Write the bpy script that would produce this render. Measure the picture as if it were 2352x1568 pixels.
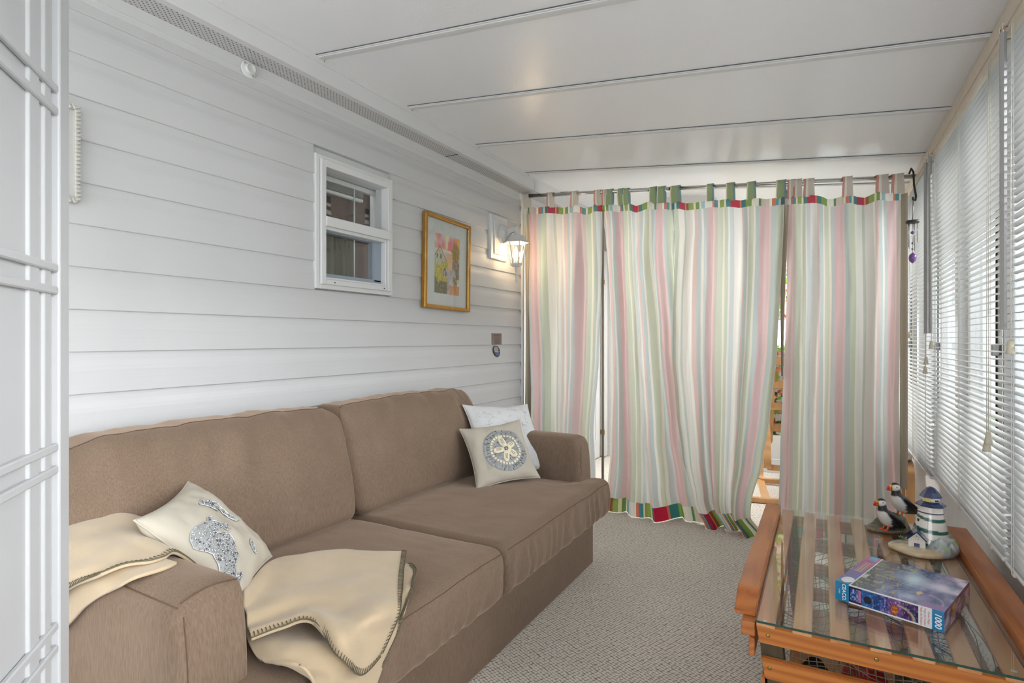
import bpy, bmesh, math, random
from mathutils import Vector, Matrix, noise
random.seed(7)
S = bpy.context.scene
for o in list(bpy.data.objects): bpy.data.objects.remove(o)

# ------------------------------------------------------------ camera, world, lights, exposure
CAM_H = 1.16; FPX = 1308.0; HOR = 779.0; YAW = math.atan2(714.0, 1308.0)
cd = bpy.data.cameras.new('camera'); cam = bpy.data.objects.new('camera', cd); S.collection.objects.link(cam)
cam.location = (0, 0, CAM_H); cam.rotation_euler = (math.pi/2, 0, YAW)
cd.sensor_width = 36; cd.lens = 36*FPX/2352; cd.shift_y = -(784-HOR)/2352; cd.clip_start = .02
S.camera = cam
S.view_settings.view_transform = 'Standard'; S.view_settings.look = 'None'
S.view_settings.exposure = 0.68; S.view_settings.gamma = 1; S.view_settings.use_curve_mapping = False

wd = bpy.data.worlds.new('overcast_sky'); S.world = wd; wd.use_nodes = True
wn = wd.node_tree; bg = wn.nodes['Background']
bg.inputs['Color'].default_value = (.86, .92, 1, 1); bg.inputs['Strength'].default_value = 1.3

def area(name, loc, rot, sx, sy, power, col=(1, 1, 1)):
    l = bpy.data.lights.new(name, 'AREA'); l.shape = 'RECTANGLE'; l.size = sx; l.size_y = sy; l.energy = power; l.color = col
    o = bpy.data.objects.new(name, l); S.collection.objects.link(o); o.location = loc; o.rotation_euler = rot
    return o
# added fill behind the camera and in the back room; daylight at far window
area('rear_fill', (-.72, -1.72, 1.25), (math.radians(118), 0, 0), 2.3, 1.5, 19, (.98, .99, 1))
area('side_fill', (.50, -.45, 1.25), (math.radians(118), 0, math.pi/2), 1.9, 1.3, 13, (.98, .99, 1))
area('daylight_far_window', (-.25, 5.85, 1.45), (math.radians(90), 0, math.pi), 1.4, 1.3, 70, (.97, .985, 1))
area('back_room_fill', (-.9, 4.55, 2.13), (0, 0, 0), .34, .34, 20, (1, .985, .965))  # unseen area light added to brighten the curtains from behind
# broad bright sky on the window side (soft sun through thin overcast)
sl_ = bpy.data.lights.new('hazy_sun', 'SUN'); sl_.energy = 12.5; sl_.angle = math.radians(70); sl_.color = (.985, .985, 1)
so_ = bpy.data.objects.new('hazy_sun', sl_); S.collection.objects.link(so_)
so_.rotation_euler = Vector((1.0, .15, .45)).to_track_quat('Z', 'Y').to_euler()

# ------------------------------------------------------------ helpers
CS, SN = math.cos(YAW), math.sin(YAW)
def ray(px, py):
    u = (px-1176)/FPX; v = (HOR-py)/FPX
    return (-SN+u*CS, CS+u*SN, v)
def atz(px, py, z): r = ray(px, py); t = (z-CAM_H)/r[2]; return Vector((r[0]*t, r[1]*t, z))
def atx(px, py, x): r = ray(px, py); t = x/r[0]; return Vector((x, r[1]*t, CAM_H+r[2]*t))
def aty(px, py, y): r = ray(px, py); t = y/r[1]; return Vector((r[0]*t, y, CAM_H+r[2]*t))
def lin(c):
    f = lambda v: (v/12.92 if v <= .04045 else ((v+.055)/1.055)**2.4)
    return tuple(f(x/255.) for x in c)
def sst(a, b, x):
    t = min(1, max(0, (x-a)/(b-a))); return t*t*(3-2*t)

ROOT = {}
def props(o, label=None, cat=None, group=None, kind=None):
    if label: o['label'] = label
    if cat: o['category'] = cat
    if group: o['group'] = group
    if kind: o['kind'] = kind
    return o
def wpos(o):
    v = Vector(o.location)
    while o.parent: o = o.parent; v += Vector(o.location)
    return v
def thing(name, label, cat, loc, group=None):
    o = bpy.data.objects.new(name, None); S.collection.objects.link(o); o.location = loc; o.empty_display_size = .05
    return props(o, label, cat, group)
def mesh(name, verts, faces, mat, parent=None, smooth=False, uv=None, mats=None, fm=None):
    vs = [Vector(v) for v in verts]
    lo = Vector([min(v[i] for v in vs) for i in range(3)]); hi = Vector([max(v[i] for v in vs) for i in range(3)])
    c = (lo+hi)/2; c.z = lo.z
    me = bpy.data.meshes.new(name); me.from_pydata([v-c for v in vs], [], faces)
    if uv:
        l = me.uv_layers.new(name='UVMap')
        for lp in me.loops: l.data[lp.index].uv = uv[lp.vertex_index]
    if mats:
        for m in mats: me.materials.append(m)
        if fm:
            for p, i in zip(me.polygons, fm): p.material_index = i
    else: me.materials.append(mat)
    if smooth: me.polygons.foreach_set('use_smooth', [True]*len(me.polygons))
    me.update()
    o = bpy.data.objects.new(name, me); S.collection.objects.link(o)
    o.location = c
    if parent: o.parent = parent; o.location = c-wpos(parent)
    return o
def copyof(o, delta, parent=None, name=None):
    c = o.copy(); S.collection.objects.link(c); c.location = Vector(o.location)+Vector(delta)
    if parent: c.parent = parent
    return c
def from_bm(name, bm, mat, parent=None, smooth=False, autos=None):
    bm.verts.ensure_lookup_table()
    vs = [v.co.copy() for v in bm.verts]; bm.verts.index_update()
    fs = [[v.index for v in f.verts] for f in bm.faces]
    bm.free()
    return mesh(name, vs, fs, mat, parent, smooth)
def bmbox(bm, x0, x1, y0, y1, z0, z1, bev=0, M=None, seg=1):
    b = bmesh.new(); bmesh.ops.create_cube(b, size=1)
    for v in b.verts: v.co = Vector(((x0+x1)/2+v.co.x*(x1-x0), (y0+y1)/2+v.co.y*(y1-y0), (z0+z1)/2+v.co.z*(z1-z0)))
    if bev: bmesh.ops.bevel(b, geom=b.edges[:], offset=bev, segments=seg, affect='EDGES', profile=.5)
    mp = {}
    for v in b.verts: mp[v] = bm.verts.new(M @ v.co if M else v.co)
    for f in b.faces: bm.faces.new([mp[v] for v in f.verts])
    b.free()
def box(name, x0, x1, y0, y1, z0, z1, mat, parent=None, bev=0, M=None, seg=1):
    bm = bmesh.new(); bmbox(bm, x0, x1, y0, y1, z0, z1, bev, M, seg)
    return from_bm(name, bm, mat, parent)
def bmtube(bm, pts, r, n=8, cap=True, closed=False):
    pts = [Vector(p) for p in pts]; m = len(pts)
    rr = r if hasattr(r, '__len__') else [r]*m
    rings = []; up = None
    for i, p in enumerate(pts):
        if closed: t = pts[(i+1) % m]-pts[i-1]
        else: t = pts[min(i+1, m-1)]-pts[max(i-1, 0)]
        t.normalize()
        if up is None: up = Vector((0, 0, 1)) if abs(t.z) < .9 else Vector((1, 0, 0))
        a = t.cross(up)
        if a.length < 1e-6: a = t.cross(Vector((0, 1, 0)))
        a.normalize(); b = a.cross(t); up = b
        rings.append([bm.verts.new(p+rr[i]*(math.cos(k*2*math.pi/n)*a+math.sin(k*2*math.pi/n)*b)) for k in range(n)])
    for i in range(m-1 if not closed else m):
        A = rings[i]; B = rings[(i+1) % m]
        for k in range(n): bm.faces.new([A[k], A[(k+1) % n], B[(k+1) % n], B[k]])
    if cap and not closed: bm.faces.new(rings[0][::-1]); bm.faces.new(rings[-1])
def tube(name, pts, r, mat, parent=None, n=8, closed=False, smooth=True):
    bm = bmesh.new(); bmtube(bm, pts, r, n, True, closed); return from_bm(name, bm, mat, parent, smooth)
def bmlathe(bm, prof, n=24, M=None, ang0=0):
    rings = []
    for (r, z) in prof:
        ring = []
        for k in range(n):
            a = ang0+k*2*math.pi/n; v = Vector((r*math.cos(a), r*math.sin(a), z))
            ring.append(bm.verts.new(M @ v if M else v))
        rings.append(ring)
    for i in range(len(rings)-1):
        for k in range(n): bm.faces.new([rings[i][k], rings[i][(k+1) % n], rings[i+1][(k+1) % n], rings[i+1][k]])
    bm.faces.new(rings[0][::-1]); bm.faces.new(rings[-1])
def lathe(name, prof, loc, mat, parent=None, n=24, M=None, smooth=True, ang0=0):
    bm = bmesh.new(); bmlathe(bm, prof, n, Matrix.Translation(Vector(loc)) @ (M or Matrix()), ang0)
    return from_bm(name, bm, mat, parent, smooth)
def prism(name, poly, axis, a0, a1, mat, parent=None, bev=0, smooth=False):
    """poly: 2D points in the two other axes, extruded along axis"""
    bm = bmesh.new()
    def mk(p, a):
        if axis == 'x': return (a, p[0], p[1])
        if axis == 'y': return (p[0], a, p[1])
        return (p[0], p[1], a)
    A = [bm.verts.new(mk(p, a0)) for p in poly]; B = [bm.verts.new(mk(p, a1)) for p in poly]; n = len(poly)
    bm.faces.new(A); bm.faces.new(B[::-1])
    for i in range(n): bm.faces.new([A[i], B[i], B[(i+1) % n], A[(i+1) % n]])
    bmesh.ops.recalc_face_normals(bm, faces=bm.faces)
    if bev: bmesh.ops.bevel(bm, geom=bm.edges[:], offset=bev, segments=2, affect='EDGES')
    return from_bm(name, bm, mat, parent, smooth)
def grid(name, f, nu, nv, mat, parent=None, smooth=True, uvf=None, wrap=False, thick=0):
    vs, uv = [], []
    for j in range(nv+1):
        for i in range(nu+1):
            u, v = i/nu, j/nv; vs.append(Vector(f(u, v))); uv.append(uvf(u, v) if uvf else (u, v))
    fs = [(j*(nu+1)+i, j*(nu+1)+i+1, (j+1)*(nu+1)+i+1, (j+1)*(nu+1)+i) for j in range(nv) for i in range(nu)]
    o = mesh(name, vs, fs, mat, parent, smooth, uv)
    if thick:
        m = o.modifiers.new('s', 'SOLIDIFY'); m.thickness = thick; m.offset = 0
    return o
def paint(o, fn, world=True):
    """vertex colours of flat print; fn(co)->(r,g,b) in 0-255 sRGB"""
    me = o.data; at = me.color_attributes.new('Col', 'FLOAT_COLOR', 'POINT'); off = wpos(o) if world else Vector()
    arr = []
    for v in me.vertices:
        arr += list(lin(fn(v.co+off)))+[1]
    at.data.foreach_set('color', arr)
def fbm(p, o=4): return noise.fractal(Vector(p), 1.0, 2.0, o)

# ------------------------------------------------------------ materials
def nt(name):
    m = bpy.data.materials.new(name); m.use_nodes = True; t = m.node_tree
    return m, t, t.nodes['Principled BSDF']
def N(t, typ, **kw):
    n = t.nodes.new(typ)
    for k, v in kw.items():
        if k in n.inputs: n.inputs[k].default_value = v
        else: setattr(n, k, v)
    return n
def mat(name, col, rough=.5, spec=.5, metal=0, bump=0, bscale=60, var=0, vscale=8, stretch=(1, 1, 1), sheen=0, coat=0, rot=(0, 0, 0), detail=4):
    m, t, b = nt(name); L = t.links
    c = lin(col)+(1,)
    b.inputs['Base Color'].default_value = c; b.inputs['Roughness'].default_value = rough
    b.inputs['Specular IOR Level'].default_value = spec; b.inputs['Metallic'].default_value = metal
    b.inputs['Sheen Weight'].default_value = sheen; b.inputs['Coat Weight'].default_value = coat
    tc = N(t, 'ShaderNodeTexCoord'); mp = N(t, 'ShaderNodeMapping'); mp.inputs['Scale'].default_value = stretch; mp.inputs['Rotation'].default_value = rot
    L.new(tc.outputs['Object'], mp.inputs['Vector'])
    if var:
        n = N(t, 'ShaderNodeTexNoise', Scale=vscale, Detail=detail); L.new(mp.outputs[0], n.inputs['Vector'])
        mx = N(t, 'ShaderNodeMix', data_type='RGBA', blend_type='MULTIPLY'); mx.inputs['Factor'].default_value = 1
        rp = N(t, 'ShaderNodeMapRange'); rp.inputs['From Min'].default_value = .3; rp.inputs['From Max'].default_value = .7
        rp.inputs['To Min'].default_value = 1-var; rp.inputs['To Max'].default_value = 1+var
        L.new(n.outputs['Fac'], rp.inputs['Value']); mx.inputs['A'].default_value = c; L.new(rp.outputs[0], mx.inputs['B'])
        L.new(mx.outputs['Result'], b.inputs['Base Color'])
    if bump:
        n2 = N(t, 'ShaderNodeTexNoise', Scale=bscale, Detail=3.0); L.new(mp.outputs[0], n2.inputs['Vector'])
        bp = N(t, 'ShaderNodeBump', Strength=bump, Distance=.002); L.new(n2.outputs['Fac'], bp.inputs['Height']); L.new(bp.outputs[0], b.inputs['Normal'])
    return m
def mat_attr(name, rough=.5, bump=0, bscale=80, coat=0, spec=.5):
    m, t, b = nt(name); a = N(t, 'ShaderNodeVertexColor', layer_name='Col'); t.links.new(a.outputs[0], b.inputs['Base Color'])
    b.inputs['Roughness'].default_value = rough; b.inputs['Coat Weight'].default_value = coat; b.inputs['Specular IOR Level'].default_value = spec
    if bump:
        tc = N(t, 'ShaderNodeTexCoord'); n2 = N(t, 'ShaderNodeTexNoise', Scale=bscale, Detail=3.0); t.links.new(tc.outputs['Object'], n2.inputs['Vector'])
        bp = N(t, 'ShaderNodeBump', Strength=bump, Distance=.002); t.links.new(n2.outputs['Fac'], bp.inputs['Height']); t.links.new(bp.outputs[0], b.inputs['Normal'])
    return m
def mat_emit(name, col, st):
    m, t, b = nt(name); b.inputs['Base Color'].default_value = lin(col)+(1,); b.inputs['Emission Color'].default_value = lin(col)+(1,); b.inputs['Emission Strength'].default_value = st
    return m
def mat_glass(name, tint=(1, 1, 1), rough=.0, f0=.04):
    # thin pane: transparent body, Schlick reflectance from the facing ratio (same for both sides of the pane)
    m, t, b = nt(name); t.nodes.remove(b); out = t.nodes['Material Output']; L = t.links
    tr = N(t, 'ShaderNodeBsdfTransparent'); tr.inputs['Color'].default_value = tint+(1,)
    gl = N(t, 'ShaderNodeBsdfGlossy'); gl.inputs['Roughness'].default_value = rough
    lw = N(t, 'ShaderNodeLayerWeight'); lw.inputs['Blend'].default_value = .5
    pw = N(t, 'ShaderNodeMath', operation='POWER'); pw.inputs[1].default_value = 5; L.new(lw.outputs['Facing'], pw.inputs[0])
    ma = N(t, 'ShaderNodeMath', operation='MULTIPLY_ADD'); ma.inputs[1].default_value = 1-f0; ma.inputs[2].default_value = f0; L.new(pw.outputs[0], ma.inputs[0])
    mx = N(t, 'ShaderNodeMixShader')
    L.new(ma.outputs[0], mx.inputs[0]); L.new(tr.outputs[0], mx.inputs[1]); L.new(gl.outputs[0], mx.inputs[2]); L.new(mx.outputs[0], out.inputs['Surface'])
    return m

SIDING = mat('white_vinyl_siding', (200, 200, 201), .45, .4, bump=.25, bscale=40, stretch=(1, .06, 3))
TRIM = mat('white_vinyl_trim', (216, 216, 216), .4, .4)
WALLW = mat('white_painted_wall', (214, 214, 212), .6, .3, var=.01)
PANELW = mat('grey_white_wall_panel', (228, 228, 229), .55, .3, var=.03, vscale=3, stretch=(1, 12, .4))
WHITE = mat('white_plastic', (222, 222, 221), .35, .5)
LAMPW = mat('white_cast_metal', (205, 205, 203), .4, .5)
CREAM = mat('aged_cream_rail', (208, 196, 178), .5, .4, var=.05, vscale=20)
SLAT = mat('white_aluminium_slat', (192, 191, 188), .35, .5)
WAND = mat('grey_acrylic_wand', (150, 148, 146), .25, .6)
CORD = mat('off_white_cord', (212, 208, 198), .7, .2)
TASSEL = mat('cream_tassel', (200, 192, 172), .5, .3)
STEEL = mat('brushed_steel', (190, 188, 184), .22, .5, metal=1)
BRASS = mat('brass', (170, 145, 80), .35, .5, metal=1)
SHLINE = mat('grey_shadow_line', (96, 96, 96), .7, .2)
DARK = mat('dark_gap', (40, 40, 42), .7, .2)
WOODH = None

def mat_wood(name, c1, c2, rough=.35, axis='y', scale=1.0, coat=.3):
    m, t, b = nt(name); L = t.links
    tc = N(t, 'ShaderNodeTexCoord'); mp = N(t, 'ShaderNodeMapping')
    sc = {'x': (.6, 9, 9), 'y': (9, .6, 9), 'z': (9, 9, .6)}[axis]
    mp.inputs['Scale'].default_value = tuple(q*scale for q in sc); L.new(tc.outputs['Object'], mp.inputs['Vector'])
    oi = N(t, 'ShaderNodeObjectInfo'); ad = N(t, 'ShaderNodeVectorMath', operation='SCALE'); ad.inputs['Scale'].default_value = 13
    cmb = N(t, 'ShaderNodeCombineXYZ'); L.new(oi.outputs['Random'], cmb.inputs[0]); L.new(oi.outputs['Random'], cmb.inputs[1]); L.new(oi.outputs['Random'], cmb.inputs[2])
    L.new(cmb.outputs[0], ad.inputs[0]); a2 = N(t, 'ShaderNodeVectorMath', operation='ADD'); L.new(mp.outputs[0], a2.inputs[0]); L.new(ad.outputs[0], a2.inputs[1])
    n = N(t, 'ShaderNodeTexNoise', Scale=2.0, Detail=6.0, Distortion=1.2); L.new(a2.outputs[0], n.inputs['Vector'])
    w = N(t, 'ShaderNodeTexWave', Scale=2.2, Distortion=6.0, Detail=3.0); w.wave_type = 'RINGS'; L.new(a2.outputs[0], w.inputs['Vector'])
    mxf = N(t, 'ShaderNodeMath', operation='MULTIPLY'); L.new(n.outputs['Fac'], mxf.inputs[0]); L.new(w.outputs['Fac'], mxf.inputs[1])
    cr = N(t, 'ShaderNodeValToRGB'); cr.color_ramp.elements[0].color = lin(c1)+(1,); cr.color_ramp.elements[1].color = lin(c2)+(1,)
    cr.color_ramp.elements[0].position = .05; cr.color_ramp.elements[1].position = .6
    L.new(mxf.outputs[0], cr.inputs[0]); L.new(cr.outputs[0], b.inputs['Base Color'])
    b.inputs['Roughness'].default_value = rough; b.inputs['Coat Weight'].default_value = coat; b.inputs['Coat Roughness'].default_value = .2
    return m
TABLEW = mat_wood('varnished_fir', (190, 116, 58), (165, 92, 42))
TABLEX = mat_wood('varnished_fir_crosswise', (196, 120, 46), (172, 94, 30), axis='x')
SLATW = mat_wood('pale_fir_slat', (214, 158, 106), (192, 124, 72), axis='y')
LEGW = mat_wood('shaded_leg_wood', (92, 78, 52), (70, 58, 38), axis='z', coat=0, rough=.6)  # olive-brown leg wood, with the shade under the tabletop put into its colour
BIRCH = mat_wood('oiled_birch', (214, 166, 112), (196, 146, 92), axis='z', scale=.5)

def mat_carpet():
    m, t, b = nt('berber_carpet'); L = t.links
    tc = N(t, 'ShaderNodeTexCoord'); mp = N(t, 'ShaderNodeMapping'); mp.inputs['Rotation'].default_value = (0, 0, math.radians(40)); mp.inputs['Scale'].default_value = (58, 98, 1)
    nw = N(t, 'ShaderNodeTexNoise', Scale=30.0, Detail=2.0); L.new(tc.outputs['Object'], nw.inputs['Vector'])
    wv = N(t, 'ShaderNodeVectorMath', operation='MULTIPLY_ADD'); wv.inputs[1].default_value = (.012, .012, 0); L.new(nw.outputs['Color'], wv.inputs[0]); L.new(tc.outputs['Object'], wv.inputs[2])
    L.new(wv.outputs[0], mp.inputs['Vector'])
    sx = N(t, 'ShaderNodeSeparateXYZ'); L.new(mp.outputs[0], sx.inputs[0])
    fl = N(t, 'ShaderNodeMath', operation='FLOOR'); L.new(sx.outputs[1], fl.inputs[0])
    md = N(t, 'ShaderNodeMath', operation='MULTIPLY_ADD'); md.inputs[1].default_value = .5; L.new(fl.outputs[0], md.inputs[0]); L.new(sx.outputs[0], md.inputs[2])
    cx = N(t, 'ShaderNodeCombineXYZ'); L.new(md.outputs[0], cx.inputs[0]); L.new(sx.outputs[1], cx.inputs[1])
    v = N(t, 'ShaderNodeTexVoronoi', Scale=1.0, Randomness=.22); L.new(cx.outputs[0], v.inputs['Vector'])
    n = N(t, 'ShaderNodeTexNoise', Scale=420.0, Detail=3.0); L.new(tc.outputs['Object'], n.inputs['Vector'])
    n2 = N(t, 'ShaderNodeTexNoise', Scale=2.2, Detail=4.0); L.new(tc.outputs['Object'], n2.inputs['Vector'])
    cr = N(t, 'ShaderNodeValToRGB'); e = cr.color_ramp.elements
    e[0].position = .12; e[0].color = lin((244, 238, 229))+(1,); e[1].position = .68; e[1].color = lin((132, 122, 110))+(1,)
    x = e.new(.38); x.color = lin((238, 231, 221))+(1,)
    L.new(v.outputs['Distance'], cr.inputs[0])
    mx = N(t, 'ShaderNodeMix', data_type='RGBA', blend_type='MULTIPLY'); mx.inputs['Factor'].default_value = 1
    mr = N(t, 'ShaderNodeMapRange'); mr.inputs['From Min'].default_value = .3; mr.inputs['From Max'].default_value = .7; mr.inputs['To Min'].default_value = .8; mr.inputs['To Max'].default_value = 1.15
    L.new(n.outputs['Fac'], mr.inputs['Value']); L.new(cr.outputs[0], mx.inputs['A']); L.new(mr.outputs[0], mx.inputs['B'])
    mx2 = N(t, 'ShaderNodeMix', data_type='RGBA', blend_type='MULTIPLY'); mx2.inputs['Factor'].default_value = 1
    mr2 = N(t, 'ShaderNodeMapRange'); mr2.inputs['From Min'].default_value = .3; mr2.inputs['From Max'].default_value = .7; mr2.inputs['To Min'].default_value = .92; mr2.inputs['To Max'].default_value = 1.06
    L.new(n2.outputs['Fac'], mr2.inputs['Value']); L.new(mx.outputs['Result'], mx2.inputs['A']); L.new(mr2.outputs[0], mx2.inputs['B'])
    L.new(mx2.outputs['Result'], b.inputs['Base Color']); b.inputs['Roughness'].default_value = .95; b.inputs['Specular IOR Level'].default_value = .1
    iv = N(t, 'ShaderNodeMath', operation='MULTIPLY'); iv.inputs[1].default_value = -1; L.new(v.outputs['Distance'], iv.inputs[0])
    ad = N(t, 'ShaderNodeMath', operation='MULTIPLY_ADD'); ad.inputs[1].default_value = .35; L.new(n.outputs['Fac'], ad.inputs[0]); L.new(iv.outputs[0], ad.inputs[2])
    bp = N(t, 'ShaderNodeBump', Strength=.7, Distance=.0035); L.new(ad.outputs[0], bp.inputs['Height']); L.new(bp.outputs[0], b.inputs['Normal'])
    return m
CARPET = mat_carpet()

def mat_sofa(name, c1=(131, 112, 96), c2=(110, 92, 77)):
    m, t, b = nt(name); L = t.links
    tc = N(t, 'ShaderNodeTexCoord'); mp = N(t, 'ShaderNodeMapping'); mp.inputs['Scale'].default_value = (1.2, 1.2, .12); mp.inputs['Rotation'].default_value = (0, math.radians(10), 0)
    L.new(tc.outputs['Object'], mp.inputs['Vector'])
    n = N(t, 'ShaderNodeTexNoise', Scale=330.0, Detail=4.0); L.new(mp.outputs[0], n.inputs['Vector'])
    n2 = N(t, 'ShaderNodeTexNoise', Scale=7.0, Detail=5.0); L.new(tc.outputs['Object'], n2.inputs['Vector'])
    ad = N(t, 'ShaderNodeMath', operation='MULTIPLY_ADD'); ad.inputs[1].default_value = .75; L.new(n.outputs['Fac'], ad.inputs[0])
    h = N(t, 'ShaderNodeMath', operation='MULTIPLY'); h.inputs[1].default_value = .25; L.new(n2.outputs['Fac'], h.inputs[0]); L.new(h.outputs[0], ad.inputs[2])
    cr = N(t, 'ShaderNodeValToRGB'); cr.color_ramp.elements[0].position = .34; cr.color_ramp.elements[1].position = .66
    cr.color_ramp.elements[0].color = lin(c2)+(1,); cr.color_ramp.elements[1].color = lin(c1)+(1,)
    L.new(ad.outputs[0], cr.inputs[0]); L.new(cr.outputs[0], b.inputs['Base Color'])
    b.inputs['Roughness'].default_value = .9; b.inputs['Specular IOR Level'].default_value = .15; b.inputs['Sheen Weight'].default_value = .5; b.inputs['Sheen Roughness'].default_value = .4
    b.inputs['Sheen Tint'].default_value = lin((230, 205, 185))+(1,)
    bp = N(t, 'ShaderNodeBump', Strength=.35, Distance=.002); L.new(n.outputs['Fac'], bp.inputs['Height']); L.new(bp.outputs[0], b.inputs['Normal'])
    return m
SOFA = mat_sofa('taupe_chenille')
SEAM = mat('dark_seam_thread', (104, 84, 68), .9, .1)  # seam thread, darker than the upholstery
BLANKET = mat('sand_fleece', (190, 170, 141), .95, .1, bump=.3, bscale=500, var=.05, vscale=14, sheen=.3)
STITCH = mat('olive_grey_wool_yarn', (104, 98, 80), .9, .1)
IVORY = mat('ivory_cotton', (184, 177, 163), .85, .2, bump=.2, bscale=350, var=.03, vscale=9)
GREYQ = mat('pale_grey_matelasse', (206, 207, 207), .85, .2, bump=1.0, bscale=95, var=.02, detail=2)
BEAD = mat('silver_bead', (206, 208, 208), .22, .7, metal=.45)
BEADB = mat('grey_beadwork_ground', (158, 160, 160), .4, .6, metal=.15, bump=1, bscale=300)
BEADD = mat('dark_bead', (72, 66, 80), .2, .7)
PETAL = mat('cream_raffia', (228, 218, 190), .6, .3)
GOLD = mat('antique_gilt', (176, 132, 62), .35, .6, metal=.75, var=.15, vscale=30)
MATB = mat('white_mat_board', (214, 214, 214), .8, .2)
PRINT = mat_attr('watercolour_print', .6)
GLASSW = mat_glass('window_glass', (.975, .985, .98))
GLASST = mat_glass('table_glass', (.965, .985, .975), f0=.045)
GLASSE = mat('green_glass_edge', (16, 62, 50), .1, .8)
GLASSL = mat_glass('lantern_glass', (.97, .95, .9))

def mat_ceiling():
    m, t, b = nt('glossy_white_roof_panel'); L = t.links
    tc = N(t, 'ShaderNodeTexCoord'); n = N(t, 'ShaderNodeTexNoise', Scale=130.0, Detail=2.0); L.new(tc.outputs['Object'], n.inputs['Vector'])
    b.inputs['Base Color'].default_value = lin((234, 235, 237))+(1,); b.inputs['Roughness'].default_value = .28; b.inputs['Specular IOR Level'].default_value = .5
    bp = N(t, 'ShaderNodeBump', Strength=.5, Distance=.0012); L.new(n.outputs['Fac'], bp.inputs['Height']); L.new(bp.outputs[0], b.inputs['Normal'])
    return m
CEIL = mat_ceiling()

def mat_soffit():
    m, t, b = nt('perforated_soffit'); L = t.links
    tc = N(t, 'ShaderNodeTexCoord'); sp = N(t, 'ShaderNodeSeparateXYZ'); L.new(tc.outputs['Object'], sp.inputs[0])
    def sn(sock, k, ph=0.0):
        a = N(t, 'ShaderNodeMath', operation='MULTIPLY_ADD'); a.inputs[1].default_value = k; a.inputs[2].default_value = ph; L.new(sock, a.inputs[0])
        s2 = N(t, 'ShaderNodeMath', operation='SINE'); L.new(a.outputs[0], s2.inputs[0]); return s2.outputs[0]
    a = sn(sp.outputs[0], 2*math.pi/.018); c = sn(sp.outputs[1], 2*math.pi/.018)
    p = N(t, 'ShaderNodeMath', operation='MULTIPLY'); L.new(a, p.inputs[0]); L.new(c, p.inputs[1])
    g = N(t, 'ShaderNodeMath', operation='GREATER_THAN'); g.inputs[1].default_value = .62; L.new(p.outputs[0], g.inputs[0])
    mx = N(t, 'ShaderNodeMix', data_type='RGBA'); L.new(g.outputs[0], mx.inputs['Factor'])
    mx.inputs['A'].default_value = lin((200, 200, 200))+(1,); mx.inputs['B'].default_value = lin((70, 70, 72))+(1,)
    L.new(mx.outputs['Result'], b.inputs['Base Color']); b.inputs['Roughness'].default_value = .5
    return m
SOFFIT = mat_soffit()

STRIPES = [  # (width, vivid colour)
 (10, (150, 168, 84)), (4, (228, 224, 190)), (9, (72, 138, 138)), (20, (186, 38, 66)), (3, (214, 122, 96)), (10, (62, 126, 128)), (14, (128, 160, 80)), (4, (236, 230, 200)),
 (12, (228, 226, 214)), (5, (96, 140, 90)), (18, (206, 196, 182)), (4, (240, 236, 222)), (8, (206, 118, 92)), (6, (80, 150, 160)), (5, (214, 208, 190)), (7, (60, 120, 120)),
 (16, (178, 44, 72)), (3, (222, 140, 110)), (7, (150, 90, 60)), (12, (140, 168, 92)), (4, (232, 226, 180)), (8, (120, 154, 84)), (3, (230, 226, 210)), (9, (158, 190, 200)),
 (17, (234, 232, 224)), (5, (216, 128, 100)), (8, (84, 144, 150)), (4, (238, 232, 220))]
def mat_curtain():
    m, t, b = nt('striped_cotton'); L = t.links; out = t.nodes['Material Output']
    uv = N(t, 'ShaderNodeUVMap'); sp = N(t, 'ShaderNodeSeparateXYZ'); L.new(uv.outputs[0], sp.inputs[0])
    fr = N(t, 'ShaderNodeMath', operation='FRACT'); L.new(sp.outputs[0], fr.inputs[0])
    cr = N(t, 'ShaderNodeValToRGB'); cr.color_ramp.interpolation = 'CONSTANT'; el = cr.color_ramp.elements
    tot = sum(w for w, _ in STRIPES); p = 0
    for i, (w, c) in enumerate(STRIPES):
        e = el[0] if i == 0 else (el[1] if i == 1 else el.new(min(.999, p/tot)))
        e.position = p/tot; e.color = lin(c)+(1,); p += w
    L.new(fr.outputs[0], cr.inputs[0])
    # v>0 : woven face folded to the front (hem, tabs) ; v=0 : paler reverse side
    mx = N(t, 'ShaderNodeMix', data_type='RGBA'); gt = N(t, 'ShaderNodeMath', operation='MULTIPLY'); gt.inputs[1].default_value = 1.0; L.new(sp.outputs[1], gt.inputs[0])
    pale = N(t, 'ShaderNodeMix', data_type='RGBA'); pale.inputs['Factor'].default_value = .62; L.new(cr.outputs[0], pale.inputs['A']); pale.inputs['B'].default_value = lin((240, 238, 234))+(1,)
    L.new(gt.outputs[0], mx.inputs['Factor']); L.new(pale.outputs['Result'], mx.inputs['A']); L.new(cr.outputs[0], mx.inputs['B'])
    tc = N(t, 'ShaderNodeTexCoord'); n = N(t, 'ShaderNodeTexNoise', Scale=9.0, Detail=4.0); L.new(tc.outputs['Object'], n.inputs['Vector'])
    bp = N(t, 'ShaderNodeBump', Strength=.4, Distance=.02); L.new(n.outputs['Fac'], bp.inputs['Height'])
    L.new(mx.outputs['Result'], b.inputs['Base Color']); b.inputs['Roughness'].default_value = .85; b.inputs['Specular IOR Level'].default_value = .15; L.new(bp.outputs[0], b.inputs['Normal'])
    tr = N(t, 'ShaderNodeBsdfTranslucent'); L.new(mx.outputs['Result'], tr.inputs['Color'])
    ms = N(t, 'ShaderNodeMixShader'); ms.inputs[0].default_value = .30; L.new(b.outputs[0], ms.inputs[1]); L.new(tr.outputs[0], ms.inputs[2]); L.new(ms.outputs[0], out.inputs['Surface'])
    return m
CURT = mat_curtain()
SIDEHEM = mat('taupe_lining_edge', (176, 164, 146), .85, .15)

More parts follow.
